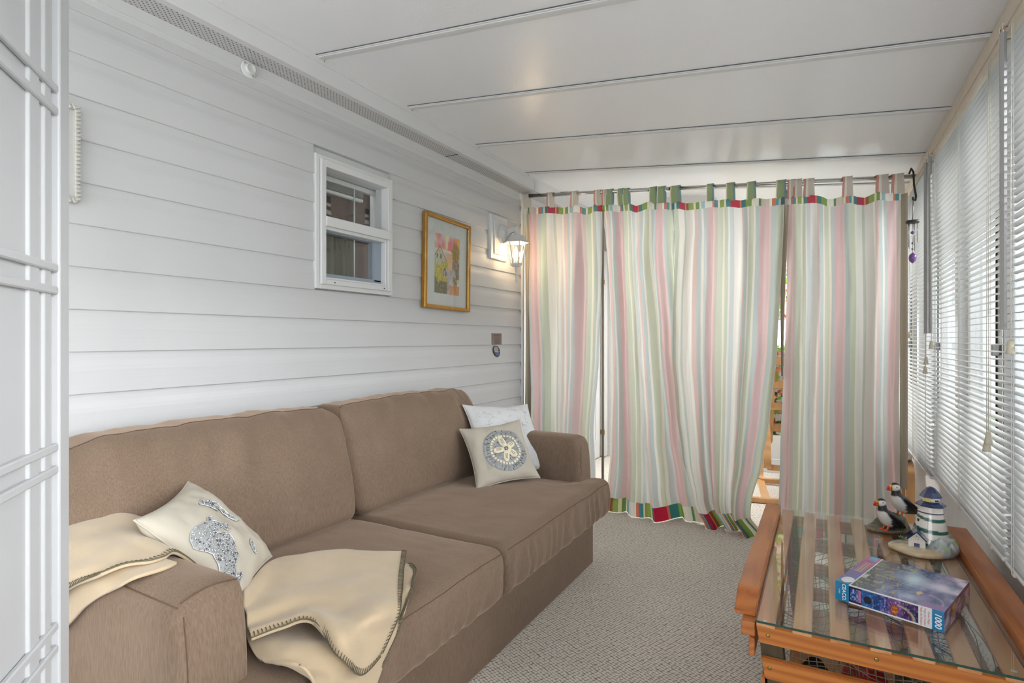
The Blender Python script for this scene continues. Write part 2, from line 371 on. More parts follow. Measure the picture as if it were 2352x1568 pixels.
def mat_floral():
    m, t, b = nt('tropical_floral_print'); L = t.links
    tc = N(t, 'ShaderNodeTexCoord'); n0 = N(t, 'ShaderNodeTexNoise', Scale=9.0, Detail=2.0); L.new(tc.outputs['Object'], n0.inputs['Vector'])
    v = N(t, 'ShaderNodeTexVoronoi', Scale=34.0); mm = N(t, 'ShaderNodeVectorMath', operation='MULTIPLY_ADD'); mm.inputs[1].default_value = (.12,)*3
    L.new(n0.outputs['Color'], mm.inputs[0]); L.new(tc.outputs['Object'], mm.inputs[2]); L.new(mm.outputs[0], v.inputs['Vector'])
    sp = N(t, 'ShaderNodeSeparateColor'); L.new(v.outputs['Color'], sp.inputs[0])
    cr = N(t, 'ShaderNodeValToRGB'); cr.color_ramp.interpolation = 'CONSTANT'; el = cr.color_ramp.elements
    cols = [(0, (238, 236, 230)), (.36, (84, 150, 60)), (.45, (36, 92, 82)), (.56, (150, 196, 84)), (.68, (214, 90, 80)), (.78, (236, 170, 160)), (.86, (238, 236, 230)), (.94, (230, 160, 70))]
    for i, (p, c) in enumerate(cols):
        e = el[i] if i < 2 else el.new(p); e.position = p; e.color = lin(c)+(1,)
    L.new(sp.outputs[0], cr.inputs[0]); L.new(cr.outputs[0], b.inputs['Base Color']); b.inputs['Roughness'].default_value = .9
    return m
FLORAL = mat_floral()

# ------------------------------------------------------------ the setting
X0, X1, YB, YR = -1.96, .53, 5.45, -1.8     # left wall, right wall, far wall, rear wall
def ceil_z(x): return 2.144-.0967*x
def struct(o): o['kind'] = 'structure'; return o
struct(box('floor', X0-.1, X1+.1, YR-.1, YB+.1, -.1, 0, CARPET))
wl = bpy.data.objects.new('wall_left', None); S.collection.objects.link(wl); wl.location = (X0, 0, 0); wl['kind'] = 'structure'
box('sheathing', X0-.12, X0-.02, YR, .0+1.80, -.0, 2.6, WALLW, wl)
box('sheathing', X0-.12, X0-.02, 2.26, YB, -.0, 2.6, WALLW, wl)
box('sheathing', X0-.12, X0-.02, 1.80, 2.26, 0, 1.42, WALLW, wl)
box('sheathing', X0-.12, X0-.02, 1.80, 2.26, 1.93, 2.6, WALLW, wl)
LAP = .1275; Z0 = .867-LAP*6
def board(z, y0, y1, z1=None):
    top = z+LAP if z1 is None else z1
    pr = [(X0-.02, z), (X0+.005, z), (X0+.007, z+.002), (X0+.006, z+LAP*.55), (X0+.0045, z+LAP*.66), (X0+.0005, z+LAP*.80), (X0-.001, z+LAP*.92), (X0-.001, z+LAP+.003), (X0-.02, z+LAP+.003)]
    return prism('siding_board', [(a, min(b, top)) for a, b in pr], 'y', y0, y1, SIDING, wl)
k = 0
while Z0+k*LAP < 2.17:
    z = Z0+k*LAP; zt = min(z+LAP, 2.172)
    if z+LAP > 1.40 and z < 1.97:
        board(z, YR, 1.775, zt); board(z, 2.28, 3.715, zt)
    else: board(z, YR, 3.715, zt)
    k += 1
box('siding_board', X0-.02, X0+.004, 3.715, YB, 0, 2.172, WALLW, wl)
# top frieze of the siding, soffit, fascia
t1 = struct(prism('trim_1', [(X0-.02, 2.172), (X0+.012, 2.172), (X0+.012, 2.178), (X0+.006, 2.180), (X0+.006, 2.236), (X0-.02, 2.236)], 'y', YR, YB, TRIM))
box('frieze_rib', X0+.006, X0+.009, YR, YB, 2.196, 2.2, TRIM, t1)
t2 = struct(box('trim_2', X0-.02, -1.856, YR, YB, 2.2365, 2.245, SOFFIT)); t2.name = 'trim_2'
tt = struct(prism('trim_3', [(-1.856, 2.232), (-1.822, 2.232), (-1.822, 2.226), (-1.816, 2.226), (-1.816, 2.293), (-1.810, 2.293), (-1.810, 2.325), (-1.856, 2.325)], 'y', YR, 3.66, TRIM))
struct(prism('trim_4', [(-1.856, 2.232), (-1.822, 2.232), (-1.822, 2.222), (-1.812, 2.222), (-1.812, 2.332), (-1.856, 2.332)], 'y', 3.664, YB, TRIM))
for y in (1.07, 1.695, 2.27, 2.90, 3.555):
    o = lathe('screw_head', [(.0035, 0), (.0035, .002), (.002, .003)], (-1.810, y, 2.309), STEEL, tt, 10, Matrix.Rotation(math.pi/2, 4, 'Y'))
box('joint_line', -1.95, -1.856, 2.755, 2.758, 2.2345, 2.2365, DARK, t2)
# window corner post where siding ends
struct(prism('trim_5', [(X0-.02, 3.715), (X0+.022, 3.715), (X0+.022, 3.735), (X0-.02, 3.735)], 'z', 0, 2.17, TRIM))
# ceiling
ce = bpy.data.objects.new('ceiling', None); S.collection.objects.link(ce); ce.location = (0, 0, 2.3); ce['kind'] = 'structure'
seams = [-.74, -.14, .46, 1.05, 1.654, 2.235, 2.868, 3.515, 4.12, 4.72]
ys = [YR]+seams+[YB]
def sl(bm, x0, x1, y0, y1, dz0, dz1):
    vs = []
    for dz in (dz0, dz1):
        for (x, y) in ((x0, y0), (x1, y0), (x1, y1), (x0, y1)): vs.append(bm.verts.new((x, y, ceil_z(x)+dz)))
    for f in ((3, 2, 1, 0), (4, 5, 6, 7), (0, 1, 5, 4), (1, 2, 6, 5), (2, 3, 7, 6), (3, 0, 4, 7)): bm.faces.new([vs[i] for i in f])
for a, b2 in zip(ys[:-1], ys[1:]):
    bm = bmesh.new(); sl(bm, X0-.1, X1+.12, a+.002, b2-.002, 0, .06); from_bm('ceiling_panel', bm, CEIL, ce)
for y in seams:
    bm = bmesh.new(); sl(bm, -1.83, X1-.04, y-.001, y+.026, -.006, -.0005); sl(bm, -1.83, X1-.04, y+.028, y+.046, -.003, -.0005)
    sl(bm, -1.83, X1-.04, y+.006, y+.020, -.009, -.006)
    from_bm('ceiling_batten', bm, TRIM, ce)
    bm = bmesh.new(); sl(bm, -1.83, X1-.04, y-.004, y-.001, -.0025, -.0002); sl(bm, -1.83, X1-.04, y+.0262, y+.0282, -.0045, -.0002); from_bm('batten_shadow_line', bm, SHLINE, ce)  # dark strips that paint the shadow lines along both sides of the batten
box('ceiling_closure', -1.856, -1.818, YR, YB, 2.31, 2.36, TRIM, ce)
# far wall with its window opening
wb = bpy.data.objects.new('wall_back', None); S.collection.objects.link(wb); wb.location = (0, YB, 0); wb['kind'] = 'structure'
for a in ((X0-.1, -.75, 0, 2.5), (.25, X1+.1, 0, 2.5), (-.75, .25, 0, .86), (-.75, .25, 1.9, 2.5)):
    box('wall_panel', a[0], a[1], YB, YB+.1, a[2], a[3], WALLW, wb)
struct(box('baseboard_back', X0, X1, YB-.015, YB, 0, .12, TRIM, bev=.004))
struct(box('baseboard_left', X0, X0+.017, 3.74, YB-.02, 0, .1, TRIM, bev=.004))
# right wall
wr = bpy.data.objects.new('wall_right', None); S.collection.objects.link(wr); wr.location = (X1, 0, 0); wr['kind'] = 'structure'
yy = YR
for a, b2 in ((YR, -.2), (-.2, 1.0), (1.0, 2.20), (2.203, 3.40), (3.403, 4.6), (4.603, YB)):
    box('wall_panel', X1, X1+.09, a, b2, 0, .58, PANELW, wr)
box('header', X1, X1+.09, YR, YB, 2.00, 2.25, WALLW, wr)
posts = [YR+.04, -1.40, .5, 1.0, 2.02, 3.22, 4.42, YB-.04]
for y in posts: box('post', X1, X1+.09, y-.035, y+.035, .58, 2.0, WHITE, wr, .003)
sillo = struct(box('trim_6', X1-.03, X1+.09, YR, YB, .58, .60, TRIM, bev=.003))
struct(box('trim_7', .452, X1, 1.0, YB-.02, 2.035, 2.097, CREAM, bev=.004))
wre = bpy.data.objects.new('wall_rear', None); S.collection.objects.link(wre); wre.location = (0, YR, 0); wre['kind'] = 'structure'
for a in ((X0-.1, -1.9, 0, 2.5), (.46, X1+.1, 0, 2.5), (-1.9, .46, 0, .48), (-1.9, .46, 2.02, 2.5)):
    box('wall_panel', a[0], a[1], YR-.1, YR, a[2], a[3], WALLW, wre)

# windows in the right wall : frame, meeting stile, latch, glass
def side_window(n, y0, y1):
    w = bpy.data.objects.new('window_%d' % n, None); S.collection.objects.link(w); w.location = (X1+.05, (y0+y1)/2, .6); w['kind'] = 'structure'
    x0, x1 = X1+.03, X1+.08
    for a in ((y0, y0+.05, .6, 2.0), (y1-.05, y1, .6, 2.0), (y0, y1, .6, .65), (y0, y1, 1.95, 2.0)):
        box('frame', x0, x1, a[0], a[1], a[2], a[3], WHITE, w, .004)
    ym = (y0+y1)/2
    box('stile', x0-.005, x1-.02, ym-.035, ym+.035, .65, 1.95, WAND if n % 2 else WHITE, w, .004)
    box('gasket', x0-.008, x0-.001, ym+.036, ym+.046, .65, 1.95, DARK, w)
    box('gasket', x0-.008, x0-.001, y0+.052, y0+.060, .65, 1.95, DARK, w)
    box('latch', x0-.03, x0-.006, ym-.012, ym+.012, 1.10, 1.145, WAND, w, .004)
    box('glass_pane', x0+.02, x0+.024, y0+.05, y1-.05, .65, 1.95, GLASSW, w)
side_window(7, -1.365, .465); side_window(2, 1.035, 1.985); side_window(3, 2.055, 3.185); side_window(4, 3.255, 4.385); side_window(5, 4.455, YB-.08)
# far window
w = bpy.data.objects.new('window_6', None); S.collection.objects.link(w); w.location = (-.25, YB+.04, .86); w['kind'] = 'structure'
for a in ((-.80, -.75, .82, 1.94), (.25, .30, .82, 1.94), (-.80, .30, .80, .86), (-.80, .30, 1.9, 1.96)):
    box('frame', a[0], a[1], YB-.02, YB+.05, a[2], a[3], WHITE, w, .004)
box('glass_pane', -.75, .25, YB+.05, YB+.054, .86, 1.9, GLASSW, w)
SHADE, t_, b_ = nt('white_roller_shade_cloth'); b_.inputs['Base Color'].default_value = (.85, .87, .9, 1); b_.inputs['Roughness'].default_value = .9
tr_ = N(t_, 'ShaderNodeBsdfTranslucent'); tr_.inputs['Color'].default_value = (.9, .93, .97, 1); ms_ = N(t_, 'ShaderNodeMixShader'); ms_.inputs[0].default_value = .6
t_.links.new(b_.outputs[0], ms_.inputs[1]); t_.links.new(tr_.outputs[0], ms_.inputs[2]); t_.links.new(ms_.outputs[0], t_.nodes['Material Output'].inputs['Surface'])
sh = thing('roller_shade', 'white roller shade glowing in the far window under the floral valance', 'shade', (-.25, YB-.04, .9))
box('shade_cloth', -.74, .24, YB-.045, YB-.042, .9, 1.84, SHADE, sh); tube('shade_tube', [(-.76, YB-.045, 1.85), (.26, YB-.045, 1.85)], .02, WHITE, sh)
va = grid('valance', lambda u, v: (-.85+1.2*u, YB-.11-.02*math.sin(u*38)-.01*v, 1.96-.62*v-.02*abs(math.sin(u*9))*v), 90, 12, FLORAL, thick=.003)
props(va, 'tropical floral valance over the far window, seen through the curtain gap', 'valance')

clm = thing('added_fill_frame', 'unseen square white frame added around the back-room fill light', 'ceiling light', (-.9, 4.55, 2.14))  # invented fixture, built only to dress the added area light
for a_ in ((-1.1, -1.075, 4.35, 4.75), (-.725, -.70, 4.35, 4.75), (-1.075, -.725, 4.35, 4.375), (-1.075, -.725, 4.725, 4.75)): box('fill_frame_side', a_[0], a_[1], a_[2], a_[3], 2.12, 2.235, WHITE, clm, .002)

# closet door and jamb in the far left corner of the back room
d1 = bpy.data.objects.new('door_1', None); S.collection.objects.link(d1); d1.location = (X0+.03, 4.9, 0); d1['kind'] = 'structure'
box('door_slab', X0+.005, X0+.04, 4.55, 5.32, .01, 2.03, WHITE, d1, .003)
for (z0, z1) in ((.16, .95), (1.08, 1.9)):
    for (a, b2, c, d) in ((4.65, 5.22, z0, z0+.03), (4.65, 5.22, z1-.03, z1), (4.65, 4.68, z0+.03, z1-.03), (5.19, 5.22, z0+.03, z1-.03)):
        box('moulding', X0+.04, X0+.05, a, b2, c, d, WHITE, d1, .003)
d2 = bpy.data.objects.new('door_2', None); S.collection.objects.link(d2); d2.location = (X0+.1, 5.38, 0); d2['kind'] = 'structure'
box('door_slab', X0+.035, X0+.083, 5.345, 5.42, .01, 2.03, WHITE, d2, .002)
box('hinge', X0+.036, X0+.08, 5.342, 5.345, .225, .27, BRASS, d2); box('hinge', X0+.036, X0+.08, 5.342, 5.345, 1.7, 1.745, BRASS, d2)

# ------------------------------------------------------------ outdoors
GRASS = mat('lawn', (120, 140, 100), .95, .1, var=.15, vscale=3); LAT = mat('white_lattice', (225, 228, 232), .5, .4)
LEAF = mat('pale_green_foliage', (150, 172, 138), .8, .2, var=.25, vscale=6, bump=1, bscale=20)
struct(box('ground', X1+.1, 14, -6, 14, -.35, -.3, GRASS))
struct(box('bounce_slab', X1+.1, 3.2, -4, 9, -.3, -.27, mat('pale_bounce_ground', (205, 203, 198), .9, .2, var=.05, vscale=4)))  # unseen pale slab added to bounce sunlight up into the room
la = thing('lattice_screen', 'white square lattice screen outside the side windows', 'lattice', (1.5, 3, -.3))
bm = bmesh.new()
for i in range(60):
    y = .6+i*.1; bmbox(bm, 1.50, 1.512, y, y+.035, -.3, 1.75)
for i in range(20):
    z = -.25+i*.1; bmbox(bm, 1.512, 1.524, .6, 6.6, z, z+.035)
o = from_bm('lattice', bm, LAT, la); o['kind'] = 'stuff'
for y in (.55, 2.6, 4.6, 6.6): box('post', 1.47, 1.56, y-.045, y+.045, -.3, 1.85, LAT, la, .005)
for i, (x, y, r) in enumerate(((5.5, 3.2, 1.4), (6.5, 7.4, 1.7), (5.2, 11.6, 1.5))):
    bm = bmesh.new(); bmesh.ops.create_icosphere(bm, subdivisions=4, radius=r)
    for v in bm.verts:
        n = fbm((v.co.x*1.5+i*9, v.co.y*1.5, v.co.z*1.5)); v.co *= 1+.25*n; v.co += Vector((x, y, r*.8))
    props(from_bm('hedge_bush', bm, LEAF, None, True), ['rounded pale green bush beyond the lattice, nearest', 'tallest pale green bush beyond the lattice', 'farthest pale green bush beyond the lattice'][i], 'bush', 'bushes outside')
nb = thing('neighbour_house', 'white clapboard house across the lawn outside the windows', 'house', (10, 4, -.3))
box('wall', 9.6, 13, -1, 12, -.3, 3.0, LAT, nb); prism('roof', [(9.2, 3.0), (13.4, 3.0), (11.3, 4.4)], 'y', -1.2, 12.2, mat('grey_shingle', (120, 120, 122), .9), nb)
for y in (1, 5, 9): box('window', 9.57, 9.62, y, y+1.2, .9, 2.2, mat('dark_pane', (80, 92, 104), .1), nb)

# ------------------------------------------------------------ left wall window
w1 = bpy.data.objects.new('window_1', None); S.collection.objects.link(w1); w1.location = (X0, 2.03, 1.38); w1['kind'] = 'structure'
XO = X0+.022
def frame4(nm, par, x0, x1, y0, y1, z0, z1, wy, wt, wbm, m, bev=.002):
    box(nm, x0, x1, y0, y0+wy, z0, z1, m, par, bev); box(nm, x0, x1, y1-wy, y1, z0, z1, m, par, bev)
    box(nm, x0, x1, y0+wy, y1-wy, z1-wt, z1, m, par, bev); box(nm, x0, x1, y0+wy, y1-wy, z0, z0+wbm, m, par, bev)
frame4('casing', w1, X0-.02, XO-.006, 1.774, 2.281, 1.384, 1.978, .022, .022, .022, TRIM)
frame4('frame', w1, X0-.06, XO+.004, 1.797, 2.262, 1.404, 1.958, .028, .032, .024, TRIM)
box('meeting_rail', X0-.05, XO+.010, 1.822, 2.250, 1.664, 1.707, TRIM, w1, .002)
ALU = mat('grey_aluminium_sash', (150, 160, 172), .4, .5)
frame4('lower_sash', w1, X0-.03, XO-.004, 1.824, 2.232, 1.428, 1.665, .008, .016, .010, TRIM)
frame4('sash_liner', w1, X0-.05, X0-.012, 1.832, 2.225, 1.438, 1.650, .004, .006, .020, ALU)
box('sash_liner', X0-.05, X0-.012, 2.172, 2.222, 1.450, 1.645, ALU, w1)
box('glass_pane', X0-.02, X0-.017, 1.83, 2.23, 1.705, 1.93, GLASSW, w1)
box('glass_pane', X0-.028, X0-.025, 1.83, 2.225, 1.436, 1.652, GLASSW, w1)
for y in (1.87, 2.20): box('weep_slot', XO+.003, XO+.006, y, y+.006, 1.413, 1.417, DARK, w1)
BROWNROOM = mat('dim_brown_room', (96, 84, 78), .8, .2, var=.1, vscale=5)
box('room_recess', X0-.62, X0-.60, 1.2, 3.2, 1.1, 2.3, BROWNROOM, w1)
box('room_recess', X0-.60, X0-.12, 2.55, 2.57, 1.1, 2.3, BROWNROOM, w1)
# window blind stack and printed curtain behind the glass
bs = thing('raised_blind', 'white mini blind pulled up behind the small wall window', 'blind', (X0-.10, 2.03, 1.87))
box('headrail', X0-.105, X0-.08, 1.80, 2.27, 1.905, 1.928, WHITE, bs, .002)
for i in range(7): box('slat', X0-.105, X0-.082, 1.81, 2.17, 1.872+i*.0045, 1.8735+i*.0045, SLAT, bs)
box('bottom_rail', X0-.105, X0-.08, 1.81, 2.17, 1.852, 1.866, WHITE, bs, .003)
tube('wand', [(X0-.075, 2.10, 1.90), (X0-.075, 2.10, 1.46)], .004, WHITE, bs)
def lh_print(co):
    y, z = co.y, co.z
    base = (124, 104, 96)
    n = fbm((y*9, z*9, 1)); c = [q+18*n for q in base]
    for (cy, cz, h, w2) in ((1.93, 1.86, .12, .018), (2.02, 1.83, .14, .024), (2.27, 1.82, .12, .02)):
        d = (cz-z)/h
        if 0 < d < 1 and abs(y-cy) < w2*(.7+.5*d):
            c = (196, 184, 172) if int(d*7) % 2 == 0 else (70, 62, 66)
        elif -.25 < d <= 0 and abs(y-cy) < w2*.8: c = (48, 42, 46)
        elif 1 <= d < 1.35 and abs(y-cy) < w2*3.2: c = (92, 82, 76)
    return c
pc = grid('printed_curtain', lambda u, v: (X0-.16-.012*math.sin(u*30), 1.70+.72*u, 1.66+.30*v), 150, 60, mat_attr('dim_printed_cloth', .9))
paint(pc, lh_print); props(pc, 'brown curtain printed with lighthouses behind the upper pane of the small window', 'curtain')
lc = grid('sheer_curtain', lambda u, v: (X0-.15-.012*math.sin(u*42+v), 1.70+.47*u, 1.36+.30*v), 90, 6, mat('grey_green_sheer', (128, 126, 116), .9, .1, var=.12, vscale=10, stretch=(1, 6, .3)))
props(lc, 'grey green curtain behind the lower pane of the small window', 'curtain')
bl = bpy.data.lights.new('dim_room_light', 'POINT'); bl.energy = 4.5; bl.shadow_soft_size = .2; bo = bpy.data.objects.new('dim_room_light', bl); S.collection.objects.link(bo); bo.location = (X0-.30, 1.75, 2.15)

# ------------------------------------------------------------ sofa
def rbox(x0, x1, y0, y1, z0, z1, r, fn=None, n=(14, 30, 8)):
    """rounded, crowned box; fn(local unit p, pos)->pos"""
    c = Vector(((x0+x1)/2, (y0+y1)/2, (z0+z1)/2)); h = Vector(((x1-x0)/2, (y1-y0)/2, (z1-z0)/2))
    def P(p):
        q = Vector((p[0]*h.x, p[1]*h.y, p[2]*h.z)); co = Vector([max(-(h[i]-r), min(h[i]-r, q[i])) for i in range(3)]); d = q-co
        if d.length > 1e-9: q = co+d.normalized()*r
        q += c
        return Vector(fn(p, q)) if fn else q
    idx = {}; vs = []; fs = []
    def spaced(i, nn, hh):
        # denser near the ends so the rounding is smooth
        t = -1+2*i/nn; k = min(.9, r/hh)
        return math.copysign(abs(t)**.75, t)
    def V(p):
        k = tuple(round(a, 5) for a in p)
        if k not in idx: idx[k] = len(vs); vs.append(P(p))
        return idx[k]
    A = [[spaced(i, n[a], h[a]) for i in range(n[a]+1)] for a in range(3)]
    for a, b, c2 in ((0, 1, 2), (1, 2, 0), (2, 0, 1)):
        for sgn in (-1, 1):
            for i in range(n[a]):
                for j in range(n[b]):
                    q = []
                    for (ii, jj) in ((i, j), (i+1, j), (i+1, j+1), (i, j+1)):
                        p = [0, 0, 0]; p[a] = A[a][ii]; p[b] = A[b][jj]; p[c2] = sgn; q.append(V(p))
                    fs.append(q if sgn > 0 else q[::-1])
    return vs, fs, P
sofa = thing('sofa', 'long taupe two-cushion sofa against the white siding wall', 'sofa', (-1.45, 1.72, 0))
o = box('base', -1.90, -1.045, .70, 2.80, .0, .275, SOFA, sofa, .012, seg=2)
box('back_frame', -1.92, -1.78, .66, 2.79, .25, .74, SOFA, sofa, .03, seg=3)
def arm_fn(yc, outer):
    def f(p, q):
        t = (q.x+1.9)/.84                     # 0 back .. 1 front
        yy = (q.y-yc)/.08
        if q.z > .5: q.z += .018*(1-yy*yy)*sst(.5, .64, q.z) + .008*(1-t)
        if q.z > .4: q.z -= .018*max(0, yy*outer)**2*sst(.5, .64, q.z)
        if t > .85 and q.z > .45: q.x -= .02*((q.z-.45)/.2)**2
        return q
    return f
vs, fs, _ = rbox(-1.90, -1.055, .635, .79, .0, .655, .022, arm_fn(.712, -1), (24, 12, 16)); mesh('arm', vs, fs, SOFA, sofa, True)
vs, fs, _ = rbox(-1.90, -1.055, 2.635, 2.80, .0, .655, .022, arm_fn(2.717, 1), (24, 12, 16)); mesh('arm', vs, fs, SOFA, sofa, True)
# seams of the arms
def seamline(pts, par, r=.0013): return tube('seam', pts, r, SEAM, par, 5)
seamline([(-1.0545-.02*((z-.45)/.2)**2 if z > .45 else -1.0535, .654, z) for z in [.02, .2, .4, .5, .56, .6, .63]], sofa)
seamline([(-1.057, 2.655, z) for z in (.46, .5, .55, .6, .635)], sofa)
seamline([(-1.075+.0*i, .650+.12*i/8, .640+.012*math.sin(i/8*math.pi*.9)+.016) for i in range(9)], sofa)
seamline([(x, .6475, .640+.006+.02*(1-(x+1.9)/.84)) for x in [-1.08-.08*i for i in range(10)]], sofa)
def seat_fn(y0, y1, ylim, side):
    def f(p, q):
        cr = .016*(1-p[0]**2)*(1-p[1]**2)
        if p[2] > 0: q.z += cr
        q.z += .004*fbm((q.x*6, q.y*6, q.z*3))
        w = sst(-1.10, -1.03, q.x)
        if side > 0 and q.y > ylim-.2:        # T-shape wraps the arm front
            q.y = ylim-.2+(q.y-(ylim-.2))*((w*(y1-ylim)+.2)/(y1-ylim+.2))
        if side < 0 and q.y < ylim+.2:
            q.y = ylim+.2-((ylim+.2)-q.y)*((w*(ylim-y0)+.2)/(ylim-y0+.2))
        if q.x > -1.02 and q.z < .44:         # gathered front band
            q.x += .0035*math.sin(q.y*75+6*fbm((q.y*3, q.z*4, 2)))*sst(.44, .38, q.z)*(.5+.7*abs(fbm((q.y*2.5, 3, 1)))*2)
            q.x += .012*math.sin(min(1, max(0, (q.z-.26)/.19))*math.pi)
        return q
    return f
for (y0, y1, yl, sd) in ((.665, 1.697, .795, -1), (1.703, 2.792, 2.63, 1)):
    vs, fs, P = rbox(-1.72, -.955, y0, y1, .268, .452, .035, seat_fn(y0, y1, yl, sd), (26, 120, 14))
    c = mesh('seat_cushion', vs, fs, SOFA, sofa, True)
    pts = [P((.955, -1+2*i/60+0, 1))+Vector((.002, 0, .0006)) for i in range(1, 60)]
    pts = [P((1, (-1+2*i/60), .82))+Vector((.0008, 0, .0005)) for i in range(1, 60)]
    seamline(pts, c)
def back_fn(yc, hy, k):
    def f(p, q):
        zz = (q.z-.45)/.43
        th = 1-.28*max(0, zz)**2                   # thinner towards the top
        q.x = -1.78+(q.x+1.78)*th
        puff = .035*(1-p[1]**4)*math.sin(max(0, min(1, zz))*math.pi)**.8
        if p[0] > 0: q.x += puff
        yy = p[1]
        q.z += .012*(1-yy**2) if p[2] > 0 else 0
        # wrinkles radiating from the top seam
        wv = fbm((q.y*7+k, (q.z)*2.2+q.x*2, k))
        q.x += .016*wv*sst(.25, 1.0, zz); q.z += .010*fbm((q.y*9+k, k, 4))*sst(.6, 1, zz)
        q.y += (.018*math.sin(zz*3.1))*p[1]
        # lean back
        if k == 3: q.z -= .030*sst(.55, 1.0, -p[1])*sst(.3, 1, zz)
        # folds pulled down from the top seam
        q.x += .010*math.sin(q.y*24+5*fbm((q.y*3, q.z*2, k))-q.z*9)*sst(.45, .95, zz)*max(0, .3+fbm((q.y*2.2, k, 1)))*2
        dx = -(q.z-.45)*.16; q.x += dx
        return q
    return f
for (y0, y1, k) in ((.66, 1.675, 3), (1.69, 2.66, 8)):
    vs, fs, P = rbox(-1.84, -1.585, y0, y1, .448, .885, .055, back_fn((y0+y1)/2, (y1-y0)/2, k), (14, 70, 34))
    c = mesh('back_cushion', vs, fs, SOFA, sofa, True)
    seamline([P((.62, -1+2*i/50, 1))+Vector((0, 0, .001)) for i in range(1, 50)], c)
    sgn = -1 if k == 8 else 1
    seamline([P((.72, sgn, -1+2*i/30))+Vector((.001, sgn*.0006, 0)) for i in range(1, 30)], c)

# ------------------------------------------------------------ pillows
def basis(X, Yv, c): 
    X = Vector(X).normalized(); Yv = Vector(Yv); Yv = (Yv-X*X.dot(Yv)).normalized(); Z = X.cross(Yv)
    return Matrix(((X.x, Yv.x, Z.x, c[0]), (X.y, Yv.y, Z.y, c[1]), (X.z, Yv.z, Z.z, c[2]), (0, 0, 0, 1)))
def pillow_surf(a, th, M, seed=0, pinch=.10):
    def f(u, v, side=1, off=0):
        su, sv = u, v
        x = a*su*(1-pinch*(1-sv*sv)*abs(su)**2); y = a*sv*(1-pinch*(1-su*su)*abs(sv)**2)
        e = max(0, (1-u*u))*max(0, (1-v*v))
        z = th*e**.42
        wrn = fbm((u*2.2+seed, v*2.2, side))*.012*e**.3 + .006*math.sin(9*(u+v)+seed)*e*(abs(u*v))
        return M @ Vector((x, y, side*(z+off)+wrn*side))
    return f
def pillow(name, label, a, th, M, m, seed):
    t = thing(name, label, 'pillow', M.translation)
    f = pillow_surf(a, th, M, seed); n = 36
    vs, fs = [], []; idx = {}
    def sp(i): tq = -1+2*i/n; return math.sin(tq*math.pi/2)
    for s in (1, -1):
        for j in range(n+1):
            for i in range(n+1):
                edge = i in (0, n) or j in (0, n)
                key = (i, j, 0 if edge else s)
                if key not in idx:
                    idx[key] = len(vs); vs.append(f(sp(i), sp(j), s if not edge else 1))
    for s in (1, -1):
        g = lambda i, j: idx[(i, j, 0 if (i in (0, n) or j in (0, n)) else s)]
        for j in range(n):
            for i in range(n):
                q = [g(i, j), g(i+1, j), g(i+1, j+1), g(i, j+1)]
                fs.append(q if s > 0 else q[::-1])
    cov = mesh('cover', vs, fs, m, t, True)
    edge = [f(sp(i), -1) for i in range(n)]+[f(1, sp(j)) for j in range(n)]+[f(sp(n-i), 1) for i in range(n)]+[f(-1, sp(n-j)) for j in range(n)]
    tube('piping', edge, .0028, m, t, 6, closed=True)
    return t, f
# grey quilted, behind ; sand dollar, in front ; seahorse, near arm
Mg = basis((.503, .863, -.051), (-.507, .342, .791), (-1.447, 2.587, .650))
pg, fg = pillow('throw_pillow', 'pale grey quilted pillow standing behind the sand dollar pillow', .200, .055, Mg, GREYQ, 1)
Ms = basis((.623, .777, .087), (-.519, .328, .789), (-1.398, 2.431, .600))
ps, fs_ = pillow('throw_pillow', 'small ivory pillow with a grey beaded sand dollar, on the far seat', .163, .055, Ms, IVORY, 5)
Mh = basis((-.622, .783, .028), (-.535, -.45, .715), (-1.405, .931, .634))
ph, fh = pillow('throw_pillow', 'ivory pillow with silver beaded seahorses, leaning by the near arm', .160, .06, Mh, IVORY, 9)
# grey pillow raised scroll quilting
bm = bmesh.new(); rnd = random.Random(3)
for k in range(150):
    u, v = rnd.uniform(-.85, .85), rnd.uniform(-.85, .85); r = rnd.uniform(.03, .07); a0 = rnd.uniform(0, 6.3); sp_ = rnd.uniform(2.4, 4.5)
    pts = [fg(u+r*math.cos(a0+sp_*q/7)*(1-.5*q/7), v+r*math.sin(a0+sp_*q/7)*(1-.5*q/7), 1, .0004) for q in range(8)]
    bmtube(bm, pts, .0014, 4)
o = from_bm('quilting', bm, GREYQ, pg, True); o['kind'] = 'stuff'
box('care_label', 0, .03, -.001, .001, -.012, 0, WHITE, ps, M=Matrix.Translation(fs_(-.35, -1.0)) @ basis((.623, .777, .087), (-.3, .2, .9), (0, 0, 0)).to_3x3().to_4x4())
# sand dollar beadwork  (u right, v up on pillow face)
cu, cv, R0 = .10, -.06, .70
def disc(r, a, off): return fs_(cu+r*math.cos(a), cv+r*math.sin(a), 1, off)
vs, fs2 = [], []
for j in range(11):
    for i in range(48): vs.append(disc(R0*j/10+.001, i*2*math.pi/48, .0015))
for j in range(10):
    for i in range(48): fs2.append((j*48+i, j*48+(i+1) % 48, (j+1)*48+(i+1) % 48, (j+1)*48+i))
mesh('bead_ground', vs, fs2, BEADB, ps, True)
bm = bmesh.new(); bd = bmesh.new()
for i in range(96):
    a = i*2*math.pi/96
    for (ra, rb) in ((.49, .565), (.575, .655)):
        if rnd.random() < .9: bmtube(bm if rnd.random() < .82 else bd, [disc(R0*ra/.66, a, .003), disc(R0*rb/.66, a+.01, .003)], .0013, 4)
for i in range(260):
    a = rnd.uniform(0, 6.28); r = rnd.uniform(.10, .36); bmtube(bm if rnd.random() < .75 else bd, [disc(r, a, .003), disc(r+.035, a+rnd.uniform(-.05, .05), .003)], .0012, 4)
o = from_bm('silver_beads', bm, BEAD, ps, True); o['kind'] = 'stuff'
